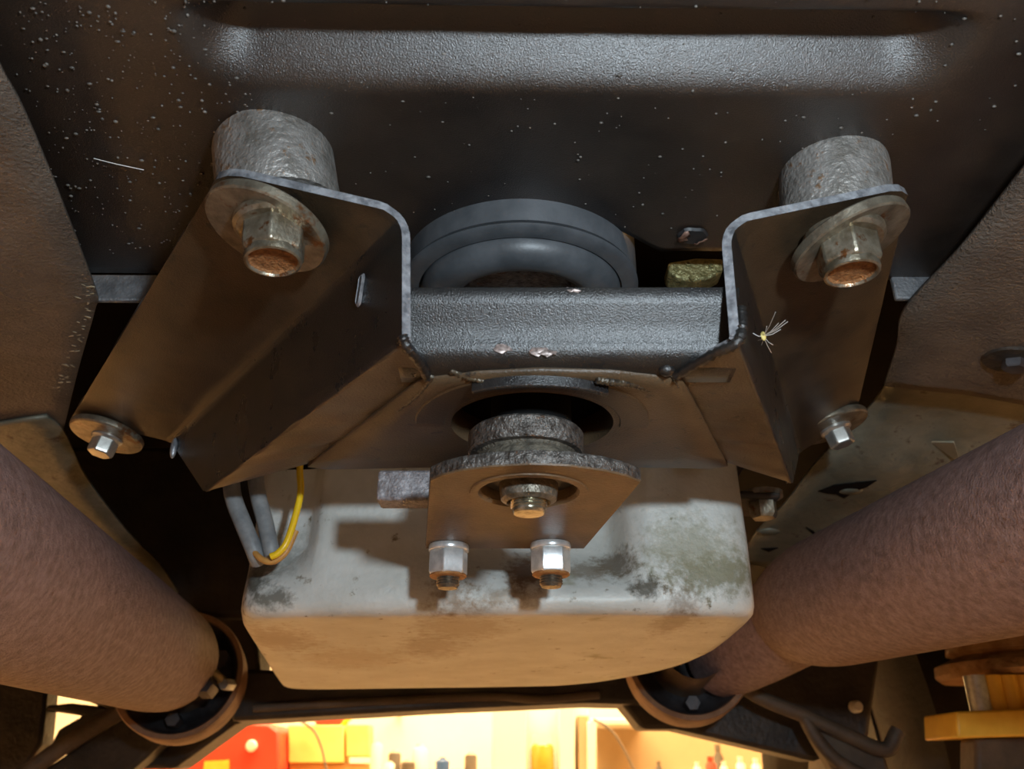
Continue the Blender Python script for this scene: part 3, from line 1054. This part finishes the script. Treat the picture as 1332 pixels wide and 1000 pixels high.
def pan_h(d):
    return 0.0716 - PK * (d - 0.43)


rear_prof = [(-0.139, 0.455), (-0.133, 0.447), (-0.108, 0.446), (-0.103, 0.437), (-0.098, 0.430), (-0.05, 0.430), (-0.035, 0.437), (-0.02, 0.448), (0.02, 0.453), (0.048, 0.455),
             (0.0530, 0.452), (0.0600, 0.434), (0.070, 0.427), (0.112, 0.428), (0.120, 0.433), (0.124, 0.445)]
side_r = [(0.126, 0.50), (0.126, 0.545), (0.118, 0.60), (0.101, 0.645), (0.070, 0.69), (0.040, 0.712), (0.0, 0.72), (-0.165, 0.735), (-0.182, 0.728), (-0.183, 0.71), (-0.146, 0.475)]
low_prof = [(-0.139, 0.447), (-0.134, 0.437), (-0.128, 0.432), (-0.108, 0.429), (-0.098, 0.428), (-0.05, 0.425), (-0.035, 0.4245), (-0.02, 0.424), (0.02, 0.4225), (0.050, 0.4225),
            (0.0565, 0.4225), (0.0615, 0.423), (0.068, 0.424), (0.112, 0.428), (0.120, 0.433), (0.124, 0.445)]


def dens(P, n):
    c = [Vector((x, y, 0)) for x, y in P]
    c = c + [c[0]]
    out = []
    for i in range(len(c) - 1):
        for k in range(n):
            out.append(lerp(c[i], c[i + 1], k / n))
    for _ in range(2):
        m = len(out)
        out = [(out[i - 1] + out[i] * 2 + out[(i + 1) % m]) / 4 for i in range(m)]
    return out


up_o, lo_o = dens(rear_prof + side_r, 5), dens(low_prof + side_r, 5)
cen = Vector((-0.02, 0.57, 0))
levels = []
for (dh, mixv, inset) in ((0.0, 0, 0.016), (0.0, 0, 0.0085), (0.0009, 0, 0.0042), (0.0032, 0, 0.0014), (0.0068, 0, 0.0002), (0.012, 0.06, 0.0), (0.020, 0.30, 0), (0.029, 0.72, 0), (0.038, 1, 0), (0.055, 1, 0.0006),
                          (0.081, 1, 0.0012)):
    row = []
    for a, b in zip(lo_o, up_o):
        p = lerp(a, b, mixv)
        v = (p - cen)
        p = p - v.normalized() * inset
        h = pan_h(p.y) + dh
        h = h if dh < 0.05 else (0.0716 + dh)
        row.append(C(p.x, p.y, h))
    levels.append(row)
pan = thing('oil_pan', 'pale grime-stained alloy oil pan with a stepped rear face', 'oil pan', C(-0.02, 0.57, 0.07))
bm = bmesh.new()
vs = add_grid(bm, levels, True)
# belly: fan of quads toward the centre
inner = [C(lerp(cen, Vector((0, 0, 0)), 0).x + (q.x) * 0.0, 0, 0) for q in []]
ring_in = vs[0]
cv = bm.verts.new(C(cen.x, cen.y, pan_h(cen.y)))
mids = []
for k in (0.66, 0.33):
    mids.append([bm.verts.new(lerp(cv.co, v.co, k)) for v in vs[0]])
seq = [vs[0]] + mids
for A_, B_ in zip(seq, seq[1:]):
    for i in range(len(A_)):
        j = (i + 1) % len(A_)
        bm.faces.new((A_[i], A_[j], B_[j], B_[i]))
for i in range(len(mids[-1])):
    bm.faces.new((mids[-1][i], mids[-1][(i + 1) % len(mids[-1])], cv))
bm.faces.new(vs[-1])
finish(bm, 'pan_body', PAN, pan, 50)
stain(PAN, [(PY(925, 748, 0.43), 0.034, 0.013, (0.17, 0.155, 0.075), 0.8), (PY(900, 715, 0.43), 0.035, 0.02, (0.28, 0.27, 0.17), 0.6), (PY(838, 768, 0.43), 0.010, 0.007, (0.06, 0.045, 0.02), 0.9),
            (PY(332, 748, 0.44), 0.010, 0.013, (0.045, 0.04, 0.03), 0.95), (PY(352, 778, 0.43), 0.015, 0.007, (0.10, 0.09, 0.06), 0.8), (PY(682, 742, 0.43), 0.012, 0.014, (0.20, 0.10, 0.035), 0.85),
            (PY(585, 775, 0.43), 0.013, 0.010, (0.22, 0.13, 0.06), 0.6), (PY(800, 735, 0.44), 0.012, 0.012, (0.14, 0.10, 0.06), 0.8), (PY(660, 778, 0.43), 0.02, 0.006, (0.25, 0.18, 0.10), 0.6),
            (PY(765, 745, 0.44), 0.016, 0.009, (0.20, 0.15, 0.09), 0.7), (PY(350, 720, 0.44), 0.02, 0.02, (0.24, 0.25, 0.22), 0.6),
            (PH(560, 845, 0.067), 0.022, 0.03, (0.26, 0.16, 0.08), 0.55), (PH(600, 822, 0.068), 0.03, 0.03, (0.30, 0.20, 0.11), 0.5), (PH(360, 835, 0.068), 0.03, 0.03, (0.30, 0.19, 0.10), 0.6),
            (PH(880, 815, 0.068), 0.012, 0.02, (0.20, 0.13, 0.07), 0.6), (PH(460, 860, 0.066), 0.04, 0.03, (0.34, 0.23, 0.12), 0.45)], C(-0.02, 0.57, 0.07))
p = PY(991, 652, 0.47) - Z * 0.006
lathe('pan_bolt', [(0, 0.012), (0.008, 0.012), (0.008, 0.002), (0.0065, 0.0), (0, 0)], p - Z * 0.004, Z, ZINC, pan, sides=6)
lathe('bolt_washer', [(0.004, 0.012), (0.012, 0.012), (0.012, 0.015), (0.004, 0.015)], p - Z * 0.004, Z, WASH, pan, 24)
box_c('bolt_ear', 0.118, 0.150, 0.46, 0.50, 0.1405, 0.1450, VOID, pan, 0.002)

# ================================================================ wires
w = tube('yellow_wire', [PY(391, 585, 0.405), PY(390, 612, 0.405), PY(391, 640, 0.404), PY(384, 672, 0.403), PY(373, 705, 0.402), PY(362, 719, 0.402), PY(352, 724, 0.402)], 0.0017, YELW, None, 10)
tag(w, 'bright yellow wire hanging in a loop beside the pale oil pan', 'wire')
w2 = tube('stained_wire', [PY(385, 690, 0.4065), PY(372, 718, 0.4060), PY(356, 730, 0.4060), PY(342, 728, 0.4062), PY(330, 717, 0.408), PY(318, 700, 0.414)], 0.0015, ORWIRE, None, 10)
tag(w2, 'orange-brown stained wire following the loop of the yellow wire', 'wire')
h1 = tube('grey_hose', [PY(300, 610, 0.41), PY(303, 645, 0.41), PY(316, 680, 0.409), PY(331, 716, 0.41), PY(336, 730, 0.415)], 0.0042, HOSE, None, 12)
tag(h1, 'grey rubber sleeve farther from the yellow wire, beside the oil pan', 'hose')
h2 = tube('grey_hose', [PY(331, 610, 0.412), PY(336, 645, 0.412), PY(345, 680, 0.411), PY(352, 712, 0.410), PY(356, 724, 0.412)], 0.0040, HOSE, None, 12)
tag(h2, 'grey rubber sleeve next to the yellow wire, beside the oil pan', 'hose')

# ================================================================ exhaust pipes
def axis_point(u, v, width_px, dia):
    t = dia / width_px
    return CAM + ray(u, v) * t


def exhaust(label, near, far, dia, body, extra):
    """body: list of (t along near->far, radius scale)"""
    pn, pf = axis_point(*near, dia), axis_point(*far, dia)
    root = thing('exhaust_pipe', label, 'exhaust', lerp(pn, pf, 0.5))
    pts, rs = [], []
    for t, q in body:
        pts.append(lerp(pn, pf, t))
        rs.append(q * dia / 2)
    bm = bmesh.new()
    add_tube(bm, pts, rs, 64)
    finish(bm, 'pipe', EXH, root, 50)
    return root, pn, pf


le, a0, a1 = exhaust('thick plain rust-brown exhaust pipe beside the yellow wire side', (0, 752, 246), (232, 864, 128), 0.086,
                     [(-1.6, 1), (-0.5, 1), (0, 1), (0.5, 1), (0.70, 1.0), (0.80, 0.99), (0.86, 0.97), (0.90, 0.93), (0.92, 0.86), (0.935, 0.76)], None)
re_, b0, b1 = exhaust('thick rust-brown exhaust pipe that steps down to a narrower neck', (1332, 694, 243), (1052, 790, 156), 0.086,
                      [(-1.4, 1), (-0.5, 1), (0, 1), (0.5, 1), (0.82, 1.0), (0.88, 0.99), (0.94, 0.965), (0.99, 0.93), (1.04, 0.885), (1.09, 0.835), (1.14, 0.785), (1.20, 0.74)], None)
npts = [(1085, 776, 5.15e-4, 0.026), (1060, 789, 5.45e-4, 0.032), (1040, 799, 5.65e-4, 0.0345), (1015, 813, 5.85e-4, 0.0345), (985, 831, 6.1e-4, 0.034), (957, 847, 6.35e-4, 0.033), (937, 858, 6.55e-4, 0.031)]
bm = bmesh.new()
add_tube(bm, [CAM + ray(u, v) * t_ for u, v, t_, r_ in npts], [r_ for *_, r_ in npts], 48)
finish(bm, 'neck_pipe', EXH, re_, 50)
for root, (u, v), dist, ax, R0 in ((le, (236, 880), 0.80, (-0.10, 1.0, -0.10), 0.0530), (re_, (893, 857), 0.76, (0.10, 1.0, -0.10), 0.0505)):
    c0 = PY(u, v, dist)
    ax = Vector(ax).normalized()
    lathe('flange_band', [(R0 - 0.003, -0.014), (R0 + 0.001, -0.015), (R0 + 0.002, -0.010), (R0 + 0.0015, 0.02), (R0 - 0.004, 0.022), (R0 - 0.004, -0.012), (R0 - 0.003, -0.014)], c0, ax, RIMR, root, 64)
    lathe('flange_dish', [(R0 - 0.004, -0.010), (R0 - 0.010, 0.006), (R0 - 0.022, 0.014), (0, 0.016)], c0, ax, EXHD, root, 48)
    lathe('neck', [(0.026, -0.05), (0.0265, 0.0), (0.029, 0.012)], c0, ax, BROWNARM, root, 40)
    for k, a in enumerate((0.6, 2.7, 4.7)):
        q = axis_mat(c0, ax) @ Vector((0.037 * math.cos(a), 0.037 * math.sin(a), 0.006))
        lathe('flange_bolt', [(0, -0.016), (0.006, -0.016), (0.0065, -0.014), (0.0065, 0.006), (0, 0.006)], q, ax, EXHD, root, sides=6)
# clamp strap and bright bolt at the end of the plain pipe
tube('clamp_strap', [PY(238, 795, 0.75), PY(250, 830, 0.745), PY(262, 848, 0.74), (PY(283, 855, 0.75))], 0.0026, mat('clamp', (0.22, 0.17, 0.09), (0.34, 0.28, 0.16), 100, 0.5, 0.4), le, 8)
tube('clamp_strap', [PY(248, 885, 0.745), PY(260, 873, 0.74), PY(275, 873, 0.74), PY(290, 885, 0.75)], 0.0034, MATS['clamp'], le, 8)
lathe('clamp_bolt', [(0, -0.008), (0.007, -0.008), (0.008, -0.004), (0.008, 0.01), (0, 0.01)], PY(268, 893, 0.735), (0, 1, -0.2), EXHD, le, sides=6)
lathe('clamp_nut', [(0, -0.004), (0.0045, -0.004), (0.005, 0.0), (0.005, 0.008), (0, 0.008)], PY(294, 890, 0.75), (0.3, 1, 0), BRIGHT, le, sides=6)

# ================================================================ subframe, arms, wheels
sb = thing('front_subframe', 'dark greasy crossbeam behind the oil pan', 'subframe', PY(580, 925, 0.85))
prism('beam', [PY(300, 938, 0.85), PY(560, 923, 0.85), PY(760, 914, 0.85), PY(850, 916, 0.85), PY(880, 880, 0.85), PY(300, 870, 0.85)], HF * 0.07, GREASE, sb, 0.004)
tube('lower_lip', [PY(330, 921, 0.846), PY(480, 912, 0.846), PY(640, 906, 0.846), PY(700, 909, 0.846), PY(780, 903, 0.846)], 0.004, BROWNARM, sb, 8)
prism('side_plate', [PY(225, 1000, 0.93), PY(305, 942, 0.93), PY(345, 930, 0.93), PY(330, 800, 0.93), PY(180, 800, 0.93), PY(150, 1000, 0.93)], HF * 0.05, GREASE, sb, 0.004)
prism('side_plate', [PY(835, 948, 0.87), PY(880, 948, 0.87), PY(1060, 990, 0.87), PY(1130, 960, 0.87), PY(1150, 820, 0.87), PY(800, 840, 0.87), PY(800, 905, 0.87)], HF * 0.05, GREASE, sb, 0.004)


def arm(name, label, pts_px, d, rad, m=BROWNARM):
    root = thing(name, label, 'suspension arm', PY(*pts_px[0], d))
    tube('rod', [PY(u, v, d) for u, v in pts_px], rad, m, root, 12)
    return root


ar = arm('suspension_arm', 'dirty brown suspension arm edge under the plain exhaust pipe', [(10, 1025), (80, 972), (165, 920), (190, 905)], 0.86, 0.008)
prism('arm_web', [PY(0, 1045, 0.89), PY(60, 998, 0.89), (PY(180, 915, 0.89)), PY(235, 940, 0.89), PY(190, 985, 0.89), PY(120, 1045, 0.89)], HF * 0.03, GREASE, ar, 0.004)
ar2 = arm('suspension_arm', 'curved dirty suspension arm under the stepped exhaust pipe', [(965, 893), (1000, 912), (1045, 930), (1100, 955), (1150, 975), (1168, 950)], 0.80, 0.0065)
tube('arm_edge', [PY(1045, 930, 0.80), PY(1062, 960, 0.80), PY(1090, 990, 0.80), PY(1130, 1012, 0.80)], 0.006, BROWNARM, ar2, 10)
prism('arm_web', [PY(1045, 932, 0.805), PY(1100, 957, 0.805), PY(1150, 977, 0.805), PY(1160, 1012, 0.805), PY(1090, 1012, 0.805), PY(1062, 965, 0.805)], HF * 0.02, BROWNARM, ar2, 0.003)
lathe('grease_nipple', [(0, -0.006), (0.004, -0.006), (0.0055, -0.002), (0.0055, 0.006), (0, 0.006)], PY(1114, 919, 0.86), HF, WHITEP, ar2, 16)


def tyre(label, x0, x1, dc, hc, R):
    root = thing('tyre', label, 'tyre', C((x0 + x1) / 2, dc, hc - R))
    w = x1 - x0
    prof = [(R * 0.62, 0.02 * w), (R * 0.80, -0.03 * w), (R * 0.93, 0.02 * w)]
    gro = [0.08, 0.26, 0.30, 0.47, 0.53, 0.70, 0.74, 0.92]
    for k in range(0, 8, 2):
        prof += [(R, gro[k] * w), (R, gro[k + 1] * w)]
        if k < 6:
            prof += [(R - 0.010, (gro[k + 1] + 0.004) * w), (R - 0.010, (gro[k + 2] - 0.004) * w)]
    prof += [(R * 0.93, 0.98 * w), (R * 0.80, 1.03 * w), (R * 0.62, 0.98 * w)]
    lathe('tread', prof, C(x0, dc, hc), RT, TYRE, root, 96, 35)
    lathe('wheel_disc', [(0.03, 0.3 * w), (R * 0.45, 0.35 * w), (R * 0.62, 0.02 * w), (R * 0.64, 0.0)], C(x0, dc, hc), RT, GREASE, root, 48)
    lathe('hub', [(0, 0.0), (0.06, 0.0), (0.06, 0.4 * w), (0, 0.4 * w)], C(x0, dc, hc), RT, BROWNARM, root, 32)
    return root


tyre('black tyre with grooved tread behind the yellow stand head', 0.395, 0.60, 1.20, -0.02, 0.32)
sbk = thing('steering_bracket', 'black steering bracket plates in shade under the plain exhaust pipe', 'bracket', PY(60, 960, 0.98))
prism('plate', [PY(u, v, 0.98) for u, v in ((-160, 1012), (-160, 840), (64, 860), (58, 925), (53, 968), (22, 1012))], HF * 0.03, GREASE, sbk, 0.004)
prism('plate', [PY(u, v, 0.98) for u, v in ((76, 948), (106, 931), (60, 924), (60, 917), (92, 914), (128, 918), (96, 905), (96, 850), (210, 850), (210, 1000), (90, 985), (66, 967))], HF * 0.03, GREASE, sbk, 0.004)

# jack stand with the rusty spring pan it carries
js = thing('jack_stand', 'yellow jack stand head carrying a rusty plate beside the tyre', 'jack stand', PY(1300, 1000, 0.72))
prism('saddle', [PY(1246, 960, 0.72), PY(1244, 925, 0.72), PY(1420, 918, 0.72), PY(1420, 955, 0.72)], HF * 0.06, YPAINT, js, 0.002)
for u in (1277, 1297, 1318, 1340):
    lathe('post', [(0, 0), (0.0085, 0), (0.0085, 0.028), (0, 0.028)], PY(u, 926, 0.74), Z, BRIGHT if u < 1290 else YPAINT, js, 20)
box_px('column', 1270, 1400, 958, 1100, 0.735, 0.03, BROWNARM, js)
rpan = thing('spring_pan', 'rusty flaking round plate resting on the yellow stand head', 'spring pan', PY(1310, 880, 0.74))
lathe('plate', [(0, 0), (0.066, 0.0), (0.070, 0.004), (0.068, 0.012), (0.05, 0.02), (0, 0.02)], PY(1330, 884, 0.79), Z, mat('flaking_rust', (0.30, 0.14, 0.05), (0.55, 0.34, 0.16), 60, 0.7, 0, 1, 150, bdist=0.003), rpan, 40, wob=0.05)
lathe('rim', [(0.05, 0.018), (0.06, 0.022), (0.058, 0.034), (0.04, 0.036)], PY(1335, 884, 0.79), Z, MATS['flaking_rust'], rpan, 40, wob=0.08)

# ================================================================ the seed tuft and a fibre
sd = PH(993, 437, 0.135)
seed = thing('seed_tuft', 'pale feathery plant seed caught on the bracket bend', 'seed', sd)
bm = bmesh.new()
add_ellipsoid(bm, sd, 0.0011, 0.0007, 0.0018, 0.4)
finish(bm, 'seed_body', SEED, seed, 60)
for (u, v) in ((1006, 410), (1019, 420), (1022, 422), (1010, 424), (984, 446), (977, 437), (1001, 462), (995, 428), (1013, 432), (988, 452), (1003, 452)):
    e = PH(u, v, 0.135) + Vector((0, -0.002, 0))
    bm = bmesh.new()
    add_tube(bm, [sd, lerp(sd, e, 0.5) - Z * 0.0006, e], 0.00011, 5)
    finish(bm, 'filament', HAIR, seed, 60)
f = tube('fibre', [PH(122, 206, HP - 0.001), PH(150, 213, HP - 0.002), PH(187, 221, HP - 0.001)], 0.00016, HAIR, None, 5)
tag(f, 'fine pale hair stuck to the black body floor', 'fibre')

# ================================================================ bench and things beyond the car
DB = 3.0
bench = thing('work_bench', 'low work bench under the bright garage wall', 'bench', C(0, DB, -0.42))
box_c('bench_top', -1.6, 1.6, DB - 0.15, DB + 0.5, -0.045, -0.012, BOARD, bench)
for xx in (-1.5, 0.0, 1.5):
    for dd in (DB - 0.05, DB + 0.4):
        box_c('leg', xx - 0.03, xx + 0.03, dd - 0.03, dd + 0.03, -0.42, -0.045, BOARD, bench)


def px_thing(name, label, cat, u0, u1, v0, v1, m, dist=DB, depth=0.12, bev=0.004, group=None):
    o = box_px(name, u0, u1, v0, v1, dist, depth, m, None, bev)
    return tag(o, label, cat, group)


V0 = 1013.0                                  # pixel row of the bench top at that distance
red = thing('machine_hood', 'red curved machine hood with a white knob and an orange sticker', 'machine', PY(270, V0, DB - 0.1))
hp = [(165, V0 - 1), (165, 1004), (200, 988), (225, 972), (255, 953), (285, 943), (320, 939), (350, 941), (363, 951), (363, V0 - 1)]
prism('hood', [PY(u, v, DB - 0.1) for u, v in hp], HF * 0.3, REDP, red, 0.01)
lathe('knob', [(0, -0.02), (0.014, -0.018), (0.018, -0.008), (0.016, 0.0), (0, 0)], PY(328, 970, DB - 0.1), HF, WHITEP, red, 24)
prism('sticker', [PY(u, v, DB - 0.103) for u, v in ((266, 990), (298, 988), (298, 1004), (264, 1004))], HF * 0.002, YPAINT, red)
px_thing('carton', 'pale yellow carton beside the red machine hood', 'carton', 375, 447, 943, 992, CARD)
px_thing('carton', 'narrow pale yellow carton with a brown end', 'carton', 450, 480, 942, 984, CARD, depth=0.1)
px_thing('carton', 'brown carton under the pale yellow cartons', 'carton', 376, 482, 992.5, V0, CARDB, DB + 0.01)
px_thing('small_bin', 'small red bin top behind the pale yellow cartons', 'bin', 410, 448, 930, 1004, REDP, DB + 0.3, 0.08)
c1 = tube('dark_cord', [PY(392, 938, DB - 0.02), PY(408, 950, DB - 0.02), PY(418, 972, DB - 0.02), PY(425, 1004, DB - 0.02)], 0.004, DGREY, None, 8)
tag(c1, 'thin dark cord hanging over the pale yellow carton', 'cord')
c2 = tube('yellow_hose', [PY(436, V0, DB + 0.2), PY(438, 960, DB + 0.2), PY(455, 934, DB + 0.2), PY(475, 930, DB + 0.22), PY(500, 929, DB + 0.3), PY(520, 928, DB + 0.58)], 0.008, YELW, None, 10)
tag(c2, 'yellow air hose looping above the cartons', 'hose')
for i, (u, v, r, hgt, m, lab) in enumerate(((488, 962, 0.018, 0.12, WHITEP, 'white spray can beside the narrow carton'), (512, 975, 0.02, 0.1, DGREY, 'dark grey can next to the white spray can'),
                                            (545, 968, 0.025, 0.12, WHITEP, 'wide white tub between the dark cans'), (530, 988, 0.022, 0.06, DGREY, 'squat dark tin before the wide white tub'),
                                            (575, 985, 0.022, 0.06, BLUEP, 'small blue tin on the bright bench'), (612, 978, 0.02, 0.07, DGREY, 'small dark bottle near the blue tin'),
                                            (506, 990, 0.016, 0.05, WHITEP, 'short white pot before the dark grey can'))):
    p = PY(u, V0, DB - 0.05 + 0.02 * (i % 3))
    top = PY(u, v, DB - 0.05 + 0.02 * (i % 3)).z - p.z
    t = thing('can', lab, 'can', p)
    lathe('body', [(0, 0), (r, 0), (r, top * 0.82), (r * 0.8, top * 0.9), (0, top * 0.9)], p, Z, m, t, 24)
    lathe('cap', [(r * 0.45, top * 0.9), (r * 0.45, top), (0, top)], p, Z, WHITEP if m is DGREY else m, t, 20)
# white cupboard with an open niche
cb = thing('cupboard', 'bright white cupboard with an open niche on the bench', 'cupboard', PY(700, V0, DB + 0.05))
box_px('back', 640, 765, 905, V0, DB + 0.15, 0.02, WHITEP, cb)
for (u0, u1) in ((640, 686), (727, 748)):
    box_px('door', u0, u1, 912, V0, DB + 0.05, 0.098, WHITEP, cb)
box_px('edge_strip', 752, 766, 930, V0, DB + 0.06, 0.1, BOARD, cb)
jar = thing('jar', 'amber jar with a white lid in the cupboard niche', 'jar', PY(706, V0, DB + 0.12))
p = PY(706, V0, DB + 0.075)
lathe('body', [(0, 0), (0.036, 0), (0.038, 0.01), (0.038, 0.095), (0.03, 0.105), (0, 0.105)], p, Z, AMBER, jar, 28)
lathe('lid', [(0, 0.105), (0.03, 0.105), (0.03, 0.135), (0, 0.135)], p, Z, WHITEP, jar, 28)
sh = thing('wall_shelf', 'white shelf above a tan board panel', 'shelf', PY(850, 945, DB + 0.1))
box_px('board', 768, 845, 934, 943, DB + 0.05, 0.25, WHITEP, sh)
box_px('panel', 774, 1080, 944, V0 + 10, DB + 0.30, 0.02, BOARD, sh)
box_px('upright', 764, 776, 938, V0, DB + 0.05, 0.1, WHITEP, sh)
c3 = tube('dark_cord', [PY(772, 935, DB), PY(795, 950, DB), PY(812, 975, DB), PY(826, 1004, DB)], 0.004, DGREY, None, 8)
tag(c3, 'thin dark cord curving down before the tan board panel', 'cord')
for i, (u, v, r, m, lab) in enumerate(((858, 990, 0.010, DGREY, 'small dark bottle alone before the tan board'), (908, 991, 0.012, WHITEP, 'short white bottle beside the red bottle'),
                                       (926, 984, 0.016, REDP, 'red bottle among the white bottles'), (943, 990, 0.012, WHITEP, 'white bottle just past the red bottle'),
                                       (965, 984, 0.014, WHITEP, 'taller white bottle in the bottle row'), (985, 986, 0.014, WHITEP, 'white bottle next to the tall cream bottle'),
                                       (1001, 968, 0.016, WHITEP, 'tall cream bottle at the end of the row'), (937, 968, 0.016, DGREY, 'tall dark bottle behind the red bottle'))):
    p = PY(u, V0, DB - 0.08 + 0.05 * (i % 2) + (0.12 if i == 7 else 0))
    top = PY(u, v, DB - 0.08 + 0.05 * (i % 2) + (0.12 if i == 7 else 0)).z - p.z
    t = thing('bottle', lab, 'bottle', p, 'bottles before the tan board')
    lathe('body', [(0, 0), (r, 0), (r, top * 0.62), (r * 0.5, top * 0.78), (r * 0.5, top * 0.84), (0, top * 0.84)], p, Z, m, t, 20)
    lathe('cap', [(r * 0.6, top * 0.82), (r * 0.6, top), (0, top)], p, Z, m, t, 16)
for o in bpy.data.objects:
    if '_o' in o:
        del o['_o']
